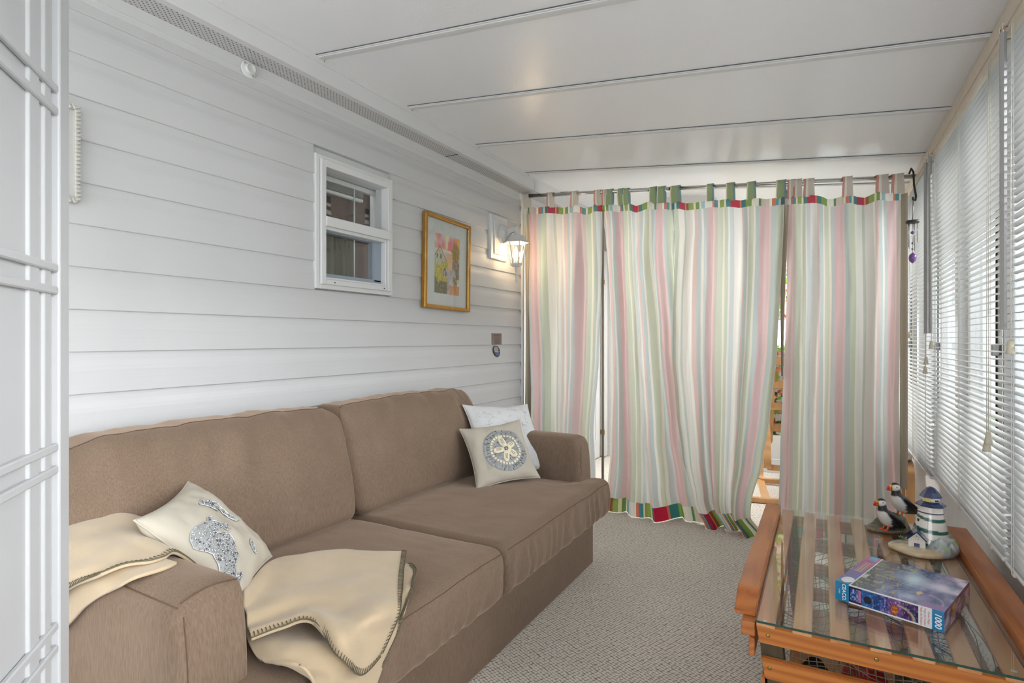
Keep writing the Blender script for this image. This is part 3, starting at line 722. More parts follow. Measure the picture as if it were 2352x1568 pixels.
o = from_bm('dark_beads', bd, BEADD, ps, True); o['kind'] = 'stuff'
bm = bmesh.new()
for i in range(30):
    a = (i+.5)*2*math.pi/30; q = [disc(.42, a-.075, .0045), disc(.42, a+.075, .0045), disc(.49, a+.068, .0045), disc(.49, a-.068, .0045)]
    vv = [bm.verts.new(x) for x in q]; bm.faces.new(vv)
o = from_bm('cream_ring', bm, PETAL, ps); o['kind'] = 'stuff'
for i, (a, ln) in enumerate(((math.radians(100), .42), (math.radians(28), .30), (math.radians(-42), .33), (math.radians(-102), .34), (math.radians(178), .34))):
    def pet(u, v, a=a, ln=ln):
        r = .06+ln*v; w = .095*math.sin(min(1, .10+v*.84)*math.pi)**.5*(u*2-1)
        return fs_(cu+r*math.cos(a)-w*math.sin(a), cv+r*math.sin(a)+w*math.cos(a), 1, .004+.004*(1-(2*u-1)**2))
    pt = grid('petal', pet, 6, 10, PETAL, ps)
    for w in (-.022, .022):
        tube('vein', [fs_(cu+(.10+ln*.16*q)*math.cos(a)-w*math.sin(a), cv+(.10+ln*.16*q)*math.sin(a)+w*math.cos(a), 1, .009) for q in range(1, 5)], .0009, BEADD, pt, 4)
lathe('centre_bead', [(.006, 0), (.008, .002), (.005, .005)], (0, 0, 0), BEADB, ps, 8, Matrix.Translation(disc(.001, 0, .003)) @ Ms.to_3x3().to_4x4())

# seahorses : closed outlines in pillow (u,v) filled with beads
def seahorse(poly, par, seed, nb):
    rr = random.Random(seed)
    bm = bmesh.new(); n = len(poly)
    def inside(x, y):
        c = False
        for i in range(n):
            x1, y1 = poly[i]; x2, y2 = poly[i-1]
            if (y1 > y) != (y2 > y) and x < (x2-x1)*(y-y1)/(y2-y1)+x1: c = not c
        return c
    xs = [p[0] for p in poly]; ysv = [p[1] for p in poly]
    g = bmesh.new(); st = .02; x = min(xs)
    vm = {}
    def gv(i, j):
        if (i, j) not in vm: vm[(i, j)] = g.verts.new(fh(min(xs)+i*st, min(ysv)+j*st, 1, .0015))
        return vm[(i, j)]
    for i in range(int((max(xs)-min(xs))/st)+1):
        for j in range(int((max(ysv)-min(ysv))/st)+1):
            if inside(min(xs)+(i+.5)*st, min(ysv)+(j+.5)*st): g.faces.new([gv(i, j), gv(i+1, j), gv(i+1, j+1), gv(i, j+1)])
    from_bm('seahorse_ground', g, BEADB, par, True)
    d = bmesh.new(); cnt = 0
    while cnt < nb:
        x, y = rr.uniform(min(xs), max(xs)), rr.uniform(min(ysv), max(ysv))
        if inside(x, y):
            cnt += 1; tgt = bm if rr.random() < .8 else d
            bmesh.ops.create_icosphere(tgt, subdivisions=1, radius=rr.uniform(.0012, .0022), matrix=Matrix.Translation(fh(x, y, 1, .003)))
    pts = []
    for i in range(n):
        a, b2 = poly[i], poly[(i+1) % n]; L_ = math.hypot(a[0]-b2[0], a[1]-b2[1]); k = max(1, int(L_/.05))
        for q in range(k): pts.append(fh(a[0]+(b2[0]-a[0])*q/k, a[1]+(b2[1]-a[1])*q/k, 1, .003))
    bmtube(bm, pts, .0016, 5, closed=True)
    o = from_bm('seahorse_beads', bm, BEAD, par, True); o['kind'] = 'stuff'
    o = from_bm('gem_beads', d, BEADD, par, True); o['kind'] = 'stuff'
def uvof(px, py):
    # pillow-plane coordinates of a photo point (author's measuring aid)
    r = Vector(ray(px, py)); n = Mh.to_3x3() @ Vector((0, 0, 1)); c = Mh.translation+n*.05; t = (c-Vector((0, 0, CAM_H))).dot(n)/r.dot(n)
    q = Mh.inverted() @ (Vector((0, 0, CAM_H))+r*t); return (q.x/.160, q.y/.160)
zz = lambda L: [(300+x/5.406, 1100+y/5.406) for x, y in L]
big = zz([(912, 520), (935, 508), (958, 530), (962, 562), (1010, 575), (1065, 605), (1140, 605), (1165, 625), (1158, 645), (1185, 665), (1160, 680), (1100, 655), (1050, 665), (1035, 695), (1110, 690), (1190, 720), (1260, 790), (1300, 870), (1325, 950), (1325, 1040), (1350, 1110), (1375, 1175), (1400, 1135), (1430, 1130), (1442, 1170), (1425, 1240), (1395, 1320), (1365, 1400), (1345, 1370), (1330, 1300), (1270, 1220), (1200, 1110), (1140, 1020), (1050, 910), (940, 850), (850, 790), (795, 710), (782, 630), (820, 580), (880, 560), (915, 560)])
seahorse([uvof(*p) for p in big], ph, 4, 620)
sml = [(457, 1150), (462, 1144), (475, 1144), (488, 1150), (505, 1165), (525, 1182), (543, 1200), (536, 1200), (515, 1185), (497, 1172), (490, 1170), (494, 1178), (484, 1176), (473, 1164), (460, 1158)]
seahorse([uvof(*p) for p in sml], ph, 6, 150)
sm2 = [(572, 1240), (578, 1246), (592, 1268), (590, 1274), (583, 1262), (574, 1248)]
seahorse([uvof(*p) for p in sm2], ph, 8, 30)

# ------------------------------------------------------------ throw blanket
def catmull(P, t):
    n = len(P)-1; x = t*n; i = min(int(x), n-1); f = x-i
    p0, p1, p2, p3 = P[max(i-1, 0)], P[i], P[i+1], P[min(i+2, n)]
    return .5*((2*p1)+(p2-p0)*f+(2*p0-5*p1+4*p2-p3)*f*f+(3*p1-p0-3*p2+p3)*f*f*f)
def patch(rows, nu, nv, amp=.004, seed=0, scale=14, fold=0, fn_=2.2):
    R_ = [[Vector(p) for p in r] for r in rows]
    out = []
    for j in range(nv+1):
        v = j/nv; line = []
        cols = [[r[c] for r in R_] for c in range(len(R_[0]))]
        ctrl = [catmull(cc, v) for cc in cols]
        for i in range(nu+1):
            p = catmull(ctrl, i/nu); nn = fbm((p.x*scale+seed, p.y*scale, p.z*scale), 2)
            fo_ = fold*math.sin(2*math.pi*(fn_*v+.55*(i/nu)*(i/nu)+.08*nn)+seed)*math.sin(math.pi*v)**.7*math.sin(math.pi*min(1, .15+i/nu))
            line.append(p+Vector((0, 0, 1))*(nn*amp+fo_)+Vector((nn*amp+fo_*.5, -nn*amp*.5, 0)))
        out.append(line)
    return out
def grid_mesh(G):
    nv, nu = len(G)-1, len(G[0])-1
    return [p for r in G for p in r], [(j*(nu+1)+i, j*(nu+1)+i+1, (j+1)*(nu+1)+i+1, (j+1)*(nu+1)+i) for j in range(nv) for i in range(nu)]
bk = thing('throw_blanket', 'sand coloured fleece throw with dark blanket stitch, over the near arm', 'blanket', (-1.3, .8, .45))
def seatp(px, py, off=.0):
    p = atz(px, py, .478+off)
    if p.x > -.945: 
        q = atx(px, py, -.925+off*.6)
        return q
    return p
def G2(rows, off): return [[seatp(px, py, off+(d if len(pp) > 2 else 0)) for pp in r for (px, py, d) in [pp if len(pp) > 2 else (pp[0], pp[1], 0)]] for r in rows]
low = [[(560, 1366, .03), (640, 1330), (720, 1320), (800, 1310), (880, 1300), (945, 1296)],
       [(552, 1400, .02), (630, 1390), (715, 1385), (800, 1370), (880, 1350), (955, 1312)],
       [(558, 1440), (640, 1440, .005), (720, 1440), (800, 1430), (880, 1410), (944, 1360)],
       [(572, 1482), (650, 1490, .01), (725, 1500), (800, 1500), (870, 1480), (925, 1415)],
       [(600, 1512), (670, 1526, .01), (740, 1560), (800, 1570), (860, 1550), (902, 1470)],
       [(640, 1524), (705, 1534, .01), (750, 1640), (800, 1660), (850, 1610), (872, 1530)]]
top = [[(558, 1360, .055), (620, 1290, .03), (700, 1272, .03), (780, 1262, .02), (860, 1266, .016), (932, 1268, .012)],
       [(560, 1385, .05), (620, 1340, .03), (705, 1320, .034), (785, 1310, .024), (865, 1306, .018), (927, 1310, .014)],
       [(564, 1410, .04), (625, 1385, .03), (710, 1365, .030), (790, 1360, .030), (865, 1352, .024), (924, 1350, .016)],
       [(568, 1432, .034), (630, 1412, .03), (705, 1392, .034), (785, 1412, .030), (855, 1410, .024), (916, 1400, .016)],
       [(572, 1450, .030), (640, 1430, .03), (715, 1412, .040), (785, 1462, .026), (845, 1462, .022), (900, 1445, .014)],
       [(577, 1468, .024), (648, 1442, .03), (712, 1428, .036), (775, 1500, .024), (825, 1548, .020), (872, 1505, .014)]]
gl_ = patch(G2(low, .002), 60, 50, .006, 3, fold=.006, fn_=3); gt_ = patch(G2(top, .010), 60, 60, .004, 7, 11, fold=.007, fn_=2.6)
for nm, g in (('lower_fold', gl_), ('upper_fold', gt_)):
    vs, fs3 = grid_mesh(g); o = mesh(nm, vs, fs3, BLANKET, bk, True); m = o.modifiers.new('s', 'SOLIDIFY'); m.thickness = .006; m.offset = 0
def on_y(px, py, y): return aty(px, py, y)
left = [  # over the near arm and down its outer side ; from the back/seat side to the hem
 [(-1.90, .98, .72), (-1.72, 1.00, .66), (-1.55, 1.02, .52), (-1.42, .98, .50), (-1.30, .92, .50)],
 [(-1.88, .86, .745), (-1.72, .86, .725), (-1.56, .86, .69), (-1.42, .85, .64), (-1.29, .84, .60)],
 [(-1.88, .76, .755), (-1.72, .77, .745), (-1.56, .77, .725), (-1.42, .76, .70), (-1.27, .76, .680)],
 [(-1.90, .68, .752), (-1.73, .69, .735), (-1.56, .70, .715), (-1.41, .71, .697), (-1.25, .72, .689)],
 [(-1.92, .625, .70), (-1.74, .628, .70), (-1.57, .63, .690), (-1.40, .665, .690), (-1.25, .69, .690)],
 [(-1.95, .602, .60), (-1.76, .602, .60), (-1.58, .606, .62), (-1.43, .614, .655), (-1.27, .655, .692)],
 [(-1.97, .596, .48), (-1.78, .594, .47), (-1.56, .596, .51), (-1.43, .600, .61), (-1.29, .618, .682)]]
under = [
 [(-1.88, .70, .735), (-1.72, .70, .722), (-1.56, .71, .702), (-1.41, .72, .686), (-1.22, .73, .680)],
 [(-1.90, .632, .68), (-1.73, .632, .68), (-1.56, .632, .675), (-1.37, .66, .680), (-1.21, .70, .680)],
 [(-1.92, .622, .56), (-1.74, .622, .56), (-1.55, .622, .58), (-1.37, .630, .640), (-1.23, .65, .672)],
 [(-1.93, .618, .44), (-1.75, .618, .44), (-1.50, .618, .50), (-1.36, .624, .600), (-1.25, .634, .660)]]
tail = [[(-1.93, .616, .55), (-1.80, .612, .55), (-1.66, .61, .55), (-1.56, .616, .53)], [(-1.93, .612, .35), (-1.79, .604, .34), (-1.67, .606, .33), (-1.585, .615, .33)], [(-1.93, .612, .12), (-1.80, .60, .12), (-1.68, .60, .12), (-1.60, .612, .13)]]
left = [[(x, y, z-(.035*sst(-1.45, -1.65, x) if z > .5 else 0)) for (x, y, z) in r] for r in left]
under = [[(x, y, z-(.035*sst(-1.45, -1.65, x) if z > .6 else 0)) for (x, y, z) in r] for r in under]
ga = patch(left, 60, 60, .006, 5, 9, fold=.010, fn_=2.3)
for nm, g in (('arm_drape', ga), ('arm_underlay', patch(under, 36, 24, .004, 8)), ('arm_tail', patch(tail, 16, 24, .010, 12, 9))):
    vs, fs3 = grid_mesh(g); o = mesh(nm, vs, fs3, BLANKET, bk, True); m = o.modifiers.new('s', 'SOLIDIFY'); m.thickness = .006; m.offset = 0
# blanket stitch : a yarn along the hem and legs into the cloth
def stitch(edge, inner, zig=False, r=.0011, every=1):
    bm = bmesh.new(); bmtube(bm, edge, r*1.25, 5)
    for i in range(0, len(edge)-1, every):
        a = edge[i]; b2 = a+(inner[i]-a).normalized()*.014
        if zig: b2 = edge[i+1 if i+1 < len(edge) else i]*.5+a*.5+(inner[i]-a).normalized()*.014
        bmtube(bm, [a, (a+b2)/2+Vector((.001, -.001, .0018)), b2], r, 4)
        if zig: bmtube(bm, [b2, edge[i+1]], r, 4)
    o = from_bm('blanket_stitch', bm, STITCH, bk, True); o['kind'] = 'stuff'
def resample(pts, step):
    out = [pts[0].copy()]; d = 0
    for a, b2 in zip(pts[:-1], pts[1:]):
        L_ = (b2-a).length; x = step-d
        while x <= L_: out.append(a+(b2-a)*(x/L_)); x += step
        d = (d+L_) % step
    return out
def hem(G, row=True, zig=False, step=.0085, off=.0048, depth=6):
    if row: E0, E1, E2 = G[-1], G[-2], G[-depth]
    else: E0, E1, E2 = [r[-1] for r in G], [r[-2] for r in G], [r[-depth] for r in G]
    mid = Vector((-1.5, 1.5, .35)); pe, pi = [], []
    for i in range(len(E0)):
        n = (E0[min(i+1, len(E0)-1)]-E0[max(i-1, 0)]).cross(E1[i]-E0[i])
        if n.length < 1e-9: n = Vector((0, 0, 1))
        n.normalize(); out = (E0[i]-mid); out.z += .9
        if n.dot(out) < 0: n = -n
        pe.append(E0[i]+n*off+(E0[i]-E1[i]).normalized()*.001); pi.append(E2[i]+n*(off+.001))
    e = resample(pe, step); inn = []
    for p in e:
        k = min(range(len(pe)), key=lambda q: (pe[q]-p).length_squared); inn.append(pi[k]+(p-pe[k]))
    if len(e) > 2: stitch(e, inn, zig)
hem(gt_, False); hem(gt_); hem(gl_, False, True); hem(ga); hem(ga, False)

# ------------------------------------------------------------ curtain rod and curtains
RODL, RODR = Vector((X0+.012, 3.72, 2.214)), Vector((.440, 3.72, 2.035))
rod = thing('curtain_rod', 'brushed steel telescoping curtain rod running across the room', 'curtain rod', (RODL+RODR)/2)
tube('rod', [RODL, (RODL*.55+RODR*.45)], .0135, STEEL, rod, 16); tube('rod', [(RODL*.55+RODR*.45), RODR+Vector((.06, 0, -.005))], .0115, STEEL, rod, 16)
lathe('flange', [(.034, 0), (.036, .004), (.03, .008), (.016, .010), (.016, .03)], RODL-Vector((.006, 0, 0)), WHITE, rod, 20, Matrix.Rotation(math.pi/2, 4, 'Y'))
for dz in (-.024, .024): lathe('screw_head', [(.004, 0), (.004, .003), (.002, .004)], RODL+Vector((.001, -.01, dz)), DARK, rod, 8, Matrix.Rotation(math.pi/2, 4, 'Y'))
lathe('end_ring', [(.018, 0), (.018, .01), (.012, .012)], RODR+Vector((.05, 0, -.004)), CREAM, rod, 16, Matrix.Rotation(math.pi/2, 4, 'Y'))
def rod_z(x): t = (x-RODL.x)/(RODR.x-RODL.x); return RODL.z+(RODR.z-RODL.z)*t
def interp(tab, s):
    for (a, va), (b2, vb) in zip(tab[:-1], tab[1:]):
        if s <= b2: t = (s-a)/(b2-a); t = t*t*(3-2*t)*.5+t*.5; return va+(vb-va)*t
    return tab[-1][1]
def curtain(label, LT, RT, ph0, W, folds, amp, tabs, bottom=.004, ybase=3.715, hemz=.085, flare=None, seed=0, drop=.085):
    """LT/RT : (s, x) tables of the left/right edges, s=0 top .. 1 floor"""
    xm = (LT[0][1]+RT[0][1])/2
    t = thing('tab_top_curtain', label, 'curtain', (xm, ybase, 0), 'striped curtains')
    nu, nv = 150, 70
    def P(u, s):
        xl, xr = interp(LT, s), interp(RT, s); x = xl+(xr-xl)*u
        zt = rod_z(x)-drop
        tb = [q[0] for q in tabs]
        # sag between tabs
        if tb:
            xt = LT[0][1]+(RT[0][1]-LT[0][1])*u
            ds = [abs(xt-q) for q in tb]; zt -= min(.022, .22*max(0, min(ds)-.02)*(1+.8*math.sin(xt*9+seed)))*max(0, 1-s*5)
        z = zt*(1-s)+bottom*s
        wave = 0
        for (n_, a_, p_) in folds: wave += a_*math.sin(2*math.pi*n_*(u+.03*math.sin(s*3+p_))+p_+1.1*s)
        y = ybase+amp*(wave*(.35+.65*sst(0, .25, s))) + .012*fbm((u*6+seed, s*5, seed))
        y -= .05*sst(.9, 1, s)*(.5+.5*math.sin(u*9+seed))
        x += .004*math.sin(u*60+s*7)*s
        if flare: x, y, z = flare(u, s, x, y, z)
        return Vector((x, y, z))
    L_ = []  # arc-length based stripe coordinate
    def uvf_main(u, v): return ((ph0+u*W)/.74+.012*math.sin(v*5+u*3), 0)
    S0, S1 = .022, 1-hemz/2.0
    cloth = grid('cloth', lambda u, v: P(u, S0+(S1-S0)*v), nu, nv, CURT, t, True, uvf_main)
    grid('top_hem', lambda u, v: P(u, (S0+.0006)*v)-Vector((0, .0025, 0)), nu, 3, CURT, t, True, lambda u, v: ((ph0+.21+u*W)/.74, .9))
    grid('bottom_hem', lambda u, v: P(u, S1-.0006+(1-S1)*v)-Vector((0, .0025, 0)), nu, 4, CURT, t, True, lambda u, v: ((ph0+.12+u*W)/.74, 1))
    for (xt, wt, ph) in tabs:
        zr = rod_z(xt); uu = (xt-LT[0][1])/(RT[0][1]-LT[0][1]); uu = min(1, max(0, uu)); pb = P(uu, .004)
        prof = [(pb.y-.004, pb.z), (3.703, zr-.03), (3.702, zr), (3.708, zr+.014), (3.72, zr+.0185), (3.732, zr+.014), (3.738, zr), (3.736, zr-.03), (pb.y+.006, pb.z)]
        pts = [Vector((0, a, b2)) for a, b2 in prof]
        grid('tab', lambda u, v, xt=xt, wt=wt, pb=pb: Vector((xt+(u-.5)*wt*(1-.18*math.sin(v*math.pi*2)**2), 0, 0))+catmull(pts, v), 6, 24, CURT, t, True, lambda u, v, ph=ph: ((ph+(1-u)*.055)/.62, .58))
    return t
def X(px, y=3.70): r = ray(px, 700); return r[0]*y/r[1]
def tabx(px): return X(px, 3.70)
GRT, TAU = .138, .257
c1 = curtain('striped tab-top curtain beside the siding wall, warmed by the lantern',
    [(0, X(1198)), (.25, X(1204)), (.6, X(1210)), (1, X(1216))], [(0, X(1382)), (.2, X(1382)), (.5, X(1374)), (.75, X(1362)), (.9, X(1366)), (1, X(1370))], .02, .62,
    [(5.2, .5, .3), (2.3, .7, 1.2), (9, .2, 2)], .030, [(tabx(1202), .10, TAU), (tabx(1262), .055, TAU), (tabx(1317), .055, TAU), (tabx(1371), .055, TAU), (tabx(1388), .04, TAU)], seed=2)
c2 = curtain('striped tab-top curtain second from the siding wall, red hem on the carpet',
    [(0, X(1378)), (.1, X(1384)), (.5, X(1394)), (.8, X(1390)), (1, X(1378))], [(0, X(1546)), (.15, X(1542)), (.45, X(1556)), (.75, X(1578)), (.9, X(1600)), (1, X(1622))], .31, .66,
    [(4.1, .7, .9), (2.2, .6, 2.2), (8, .28, 1), (1.1, 1.0, .2)], .052, [(tabx(1398), .06, GRT), (tabx(1424), .05, GRT), (tabx(1437), .05, GRT), (tabx(1499), .055, GRT), (tabx(1518), .06, GRT)], seed=5)
def fl3(u, s, x, y, z):
    k = sst(.90, 1, s)*sst(.45, 1, u); return x+.02*k, y-.05*sst(.86, 1, s)*(.3+u), z
c3 = curtain('striped tab-top curtain in the middle, its hem trailing forward on the carpet',
    [(0, X(1540)), (.1, X(1545)), (.35, X(1540)), (.5, X(1538)), (.65, X(1548)), (.8, X(1562)), (.92, X(1585)), (1, X(1618))], [(0, X(1802)), (.2, X(1797)), (.45, X(1786)), (.65, X(1768)), (.8, X(1750)), (.9, X(1728)), (.955, X(1722)), (1, X(1752))], .17, .80,
    [(3.3, .8, .5), (6.1, .38, 1.9), (1.4, .9, 2.6)], .052, [(tabx(1550), .07, GRT), (tabx(1630), .045, GRT), (tabx(1677), .055, GRT), (tabx(1725), .055, GRT), (tabx(1794), .06, GRT)], flare=fl3, seed=9)
c4 = curtain('striped tab-top curtain nearest the window blinds, behind the wooden table',
    [(0, X(1802)), (.25, X(1806)), (.5, X(1800)), (.75, X(1792)), (1, X(1785))], [(0, X(2070)), (.3, X(2068)), (.6, X(2064)), (1, X(2078))], .43, .84,
    [(4.2, .6, 1.4), (2.1, .7, .4), (8.3, .25, 0), (1.3, 1.0, 3.4)], .046, [(tabx(1818), .05, TAU), (tabx(1832), .05, TAU), (tabx(1858), .06, TAU), (tabx(1947), .055, TAU), (tabx(2027), .065, TAU), (tabx(2063), .062, TAU)], seed=13, bottom=.012)
# taupe turned edge beside the third and fourth curtains and the siding-side return
grid('return_edge', lambda u, v: Vector((X(1794)+.045*u*(1-.75*v)-.006*math.sin(v*3), 3.735+.012*math.sin(u*5), 2.04-1.1*v)), 6, 20, SIDEHEM, c3, True)
grid('return_edge', lambda u, v: Vector((X0+.03+.06*u, 3.73+.02*math.sin(u*8+v*3), 2.10-1.75*v)), 10, 20, SIDEHEM, c1, True)
grid('return_edge', lambda u, v: Vector((X(1378)+.022*u-.02*v*0, 3.73+.01*math.sin(u*5), 2.05-2.0*v)), 6, 20, SIDEHEM, c2, True)
grid('return_edge', lambda u, v: Vector((X(2068)+.035*u, 3.725+.01*math.sin(u*5), 1.95-1.6*v)), 6, 20, SIDEHEM, c4, True)

# ------------------------------------------------------------ blinds
def blind(label, y0, y1, zb, zt, wandy, tassels, lad, brake=None):
    t = thing('mini_blind', label, 'blind', (.45, (y0+y1)/2, zb), 'mini blinds along the side windows')
    xc = .45
    box('headrail', xc-.014, xc+.016, y0, y1, zt, zt+.026, CREAM, t, .002)
    box('headrail_lip', xc-.018, xc-.014, y0, y1, zt+.018, zt+.034, CREAM, t)
    box('mounting_bracket', xc-.02, xc+.02, y1-.012, y1, zt-.004, zt+.040, CREAM, t, .002); box('mounting_bracket', xc-.02, xc+.02, y0, y0+.012, zt-.004, zt+.040, CREAM, t, .002)
    n = int((zt-.01-zb)/.0213)
    prof = []
    for i in range(5): a = -1+2*i/4; prof.append((a*.0125, .0018*(1-a*a)))
    poly = prof+[(p[0], p[1]-.0006) for p in prof[::-1]]
    ta = math.radians(4); poly = [(p[0]*math.cos(ta)-p[1]*math.sin(ta), p[0]*math.sin(ta)+p[1]*math.cos(ta)) for p in poly]
    s0 = prism('slat', [(xc+p[0], zb+.022+p[1]) for p in poly], 'y', y0+.004, y1-.004, SLAT, t, smooth=False)
    for i in range(1, n): copyof(s0, (0, 0, i*.0213), t)
    box('bottom_rail', xc-.013, xc+.013, y0+.003, y1-.003, zb-.004, zb+.008, WHITE, t, .003)
    for y in lad:
        bm = bmesh.new()
        for dx in (-.0135, .0135): bmtube(bm, [(xc+dx, y, zb), (xc+dx, y, zt)], .0008, 4)
        for i in range(n): bmtube(bm, [(xc-.0135, y, zb+.02+i*.0213), (xc+.0135, y+.004, zb+.02+i*.0213)], .0005, 3)
        bmtube(bm, [(xc-.016, y+.008, zb), (xc-.016, y+.008, zt)], .0009, 4)
        o = from_bm('ladder_cord', bm, CORD, t); o['kind'] = 'stuff'
        box('cord_clip', xc-.016, xc+.016, y-.008, y+.012, zb-.007, zb+.003, CREAM, t, .001)
    if wandy is not None:
        tube('wand', [(xc-.024, wandy, zt+.0), (xc-.024, wandy, 1.187)], .0082, WAND, t, 6, smooth=False)
        tube('wand_hook', [(xc-.010, wandy, zt+.012), (xc-.022, wandy, zt+.016), (xc-.024, wandy, zt-.004)], .002, STEEL, t, 6)
    for (y, z) in tassels:
        tube('pull_cord', [(xc-.018, y, zt), (xc-.021, y+.003, (z+zt)/2), (xc-.022, y, z)], .0012, CORD, t, 5)
        lathe('tassel', [(.010, -.034), (.0105, -.03), (.006, 0), (.003, .003)], (xc-.022, y, z), TASSEL, t, 10)
    return t
blind('white mini blind farthest along, beside the curtain end', 3.262, 4.38, .512, 1.992, 3.175+.12, [(3.325, 1.03), (3.30, 1.075), (3.90, 1.2)], [3.37, 3.80, 4.26])
blind('white mini blind in the middle of the window wall, grey wand at its far end', 2.035, 3.235, .548, 1.985, 3.168, [(2.145, .885), (2.165, .86), (3.15, 1.15)], [2.16, 2.60, 3.10])
blind('white mini blind in the back room, beyond the curtains', 4.43, 5.33, .512, 1.992, None, [], [4.6, 5.15])
blind('white mini blind added unseen behind the camera to cut the sun', -1.30, .84, .548, 1.985, None, [], [-1.1, -.2, .7])  # added out of view to hold back sun on the near sofa and screen
blind('white mini blind nearest the camera at the right picture edge', .92, 2.018, .548, 1.985, 1.978, [(1.92, 1.155)], [1.10, 1.50, 1.93])

# ------------------------------------------------------------ wall things
# gold framed watercolour
fr = thing('framed_picture', 'watercolour of a village path in a gilt frame beside the small window', 'picture', (X0+.02, 2.75, 1.33))
py0, py1, pz0, pz1 = 2.525, 2.985, 1.332, 1.868
tl = math.radians(-1.2)
Mf = Matrix.Translation((0, 2.755, 1.6)) @ Matrix.Rotation(tl, 4, 'X') @ Matrix.Translation((0, -2.755, -1.6))
xf = X0+.012
for (a, b2, c, d) in ((py0, py0+.022, pz0, pz1), (py1-.022, py1, pz0, pz1), (py0+.022, py1-.022, pz1-.022, pz1), (py0+.022, py1-.022, pz0, pz0+.022)):
    box('frame_rail', xf, xf+.028, a, b2, c, d, GOLD, fr, .005, M=Mf, seg=2)
bm = bmesh.new()
for i in range(70):
    z = pz0+.024+i*.00695
    for y in (py0+.0245, py1-.0245): bmbox(bm, xf+.02, xf+.024, y-.002, y+.002, z, z+.004, M=Mf)
o = from_bm('bead_row', bm, PETAL, fr); o['kind'] = 'stuff'
box('mat_board', xf+.004, xf+.008, py0+.02, py1-.02, pz0+.02, pz1-.02, MATB, fr, M=Mf)
AY0, AY1, AZ0, AZ1 = 2.633, 2.882, 1.425, 1.768
def art(co):
    u = (co.y-AY0)/(AY1-AY0); v = (co.z-AZ0)/(AZ1-AZ0)
    n = fbm((u*5, v*7, 2)); n2 = fbm((u*22, v*26, 5))
    def mx(a, b2, t): t = min(1, max(0, t)); return [a[i]+(b2[i]-a[i])*t for i in range(3)]
    c = mx((206, 196, 206), (232, 222, 180), .5+1.4*n); c = mx(c, (226, 120, 130), 2.2*fbm((u*3+4, v*2, 8))+.1) if v > .75 else c
    c = mx(c, (236, 168, 74), sst(.72, .95, u)*sst(.6, .9, v))
    c = mx(c, (226, 160, 90), sst(.4, .5, u)*sst(.6, .4, abs(v-.5)*2)*.6) if u > .38 and v < .7 else c
    roof = .80-abs(u-.2)*.9
    if u < .48 and .40 < v < roof: c = mx((178, 176, 158), (206, 200, 170), .5+n2)
    if u < .48 and abs(v-roof) < .012: c = (150, 96, 70)
    if u < .42 and (abs(u-.1) < .025 or abs(u-.24) < .025) and .58 < v < .66: c = (96, 96, 90)
    if ((u-.85)/.17)**2+((v-.72)/.17)**2 < 1+n2*.6: c = mx((188, 150, 60), (140, 110, 60), .5+n2)
    if u > .70 and .28 < v < .60 and n2 > -.25: c = mx((104, 94, 92), (150, 130, 120), .5+n2)
    if u < .52+.1*n and v < .52+.12*n: c = mx((222, 196, 60), (150, 150, 70), .5+1.3*n2)
    if u < .55 and v < .22+.1*n: c = mx((84, 84, 70), (150, 140, 90), .4+n2)
    if ((u-.42)/.07)**2+((v-.36)/.09)**2 < 1: c = mx((190, 190, 196), (90, 90, 110), .5+2*n2)
    if u > .5 and v < .42 and u < .95-.3*v: c = mx((196, 190, 190), (170, 160, 160), .5+n)
    if ((u-.82)/.1)**2+((v-.24)/.1)**2 < 1: c = mx((204, 188, 130), (110, 100, 84), .5+2*n2)
    if u > .6 and v < .16: c = mx((230, 160, 100), (190, 130, 90), .5+n2)
    return c
o = grid('watercolour', lambda u, v: Mf @ Vector((xf+.0095, AY0+(AY1-AY0)*u, AZ0+(AZ1-AZ0)*v)), 110, 150, PRINT, fr, False)
paint(o, lambda co: art(Mf.inverted() @ co))
box('picture_glass', xf+.014, xf+.016, py0+.02, py1-.02, pz0+.02, pz1-.02, GLASSW, fr, M=Mf)

# beaded frame behind the screen
FRM = mat('greige_painted_frame', (196, 194, 188), .5, .4)
mf = thing('wall_mirror', 'small greige frame with rope-twist edge, half hidden by the white screen', 'mirror', (X0+.02, .75, 1.56))
for (a, b2, c, d) in ((.855, .866, 1.563, 1.848), (.62, .631, 1.563, 1.848), (.631, .855, 1.837, 1.848), (.631, .855, 1.563, 1.574)):
    box('frame_rail', X0+.008, X0+.030, a, b2, c, d, FRM, mf, .003)
box('inner_panel', X0+.008, X0+.014, .63, .855, 1.57, 1.84, mat('dull_mirror', (188, 188, 184), .25, .6), mf)
bm = bmesh.new()
for i in range(24):
    z = 1.572+i*.0118; bmbox(bm, -.003, .003, -.008, .008, -.0028, .0028, .0015, Matrix.Translation((X0+.031, .861, z)) @ Matrix.Rotation(.5, 4, 'X'))
for i in range(18):
    y = .65+i*.0118
    for z in (1.843, 1.568): bmbox(bm, -.003, .003, -.0028, .0028, -.008, .008, .0015, Matrix.Translation((X0+.031, y, z)) @ Matrix.Rotation(.5, 4, 'X'))
o = from_bm('rope_twist', bm, FRM, mf); o['kind'] = 'stuff'

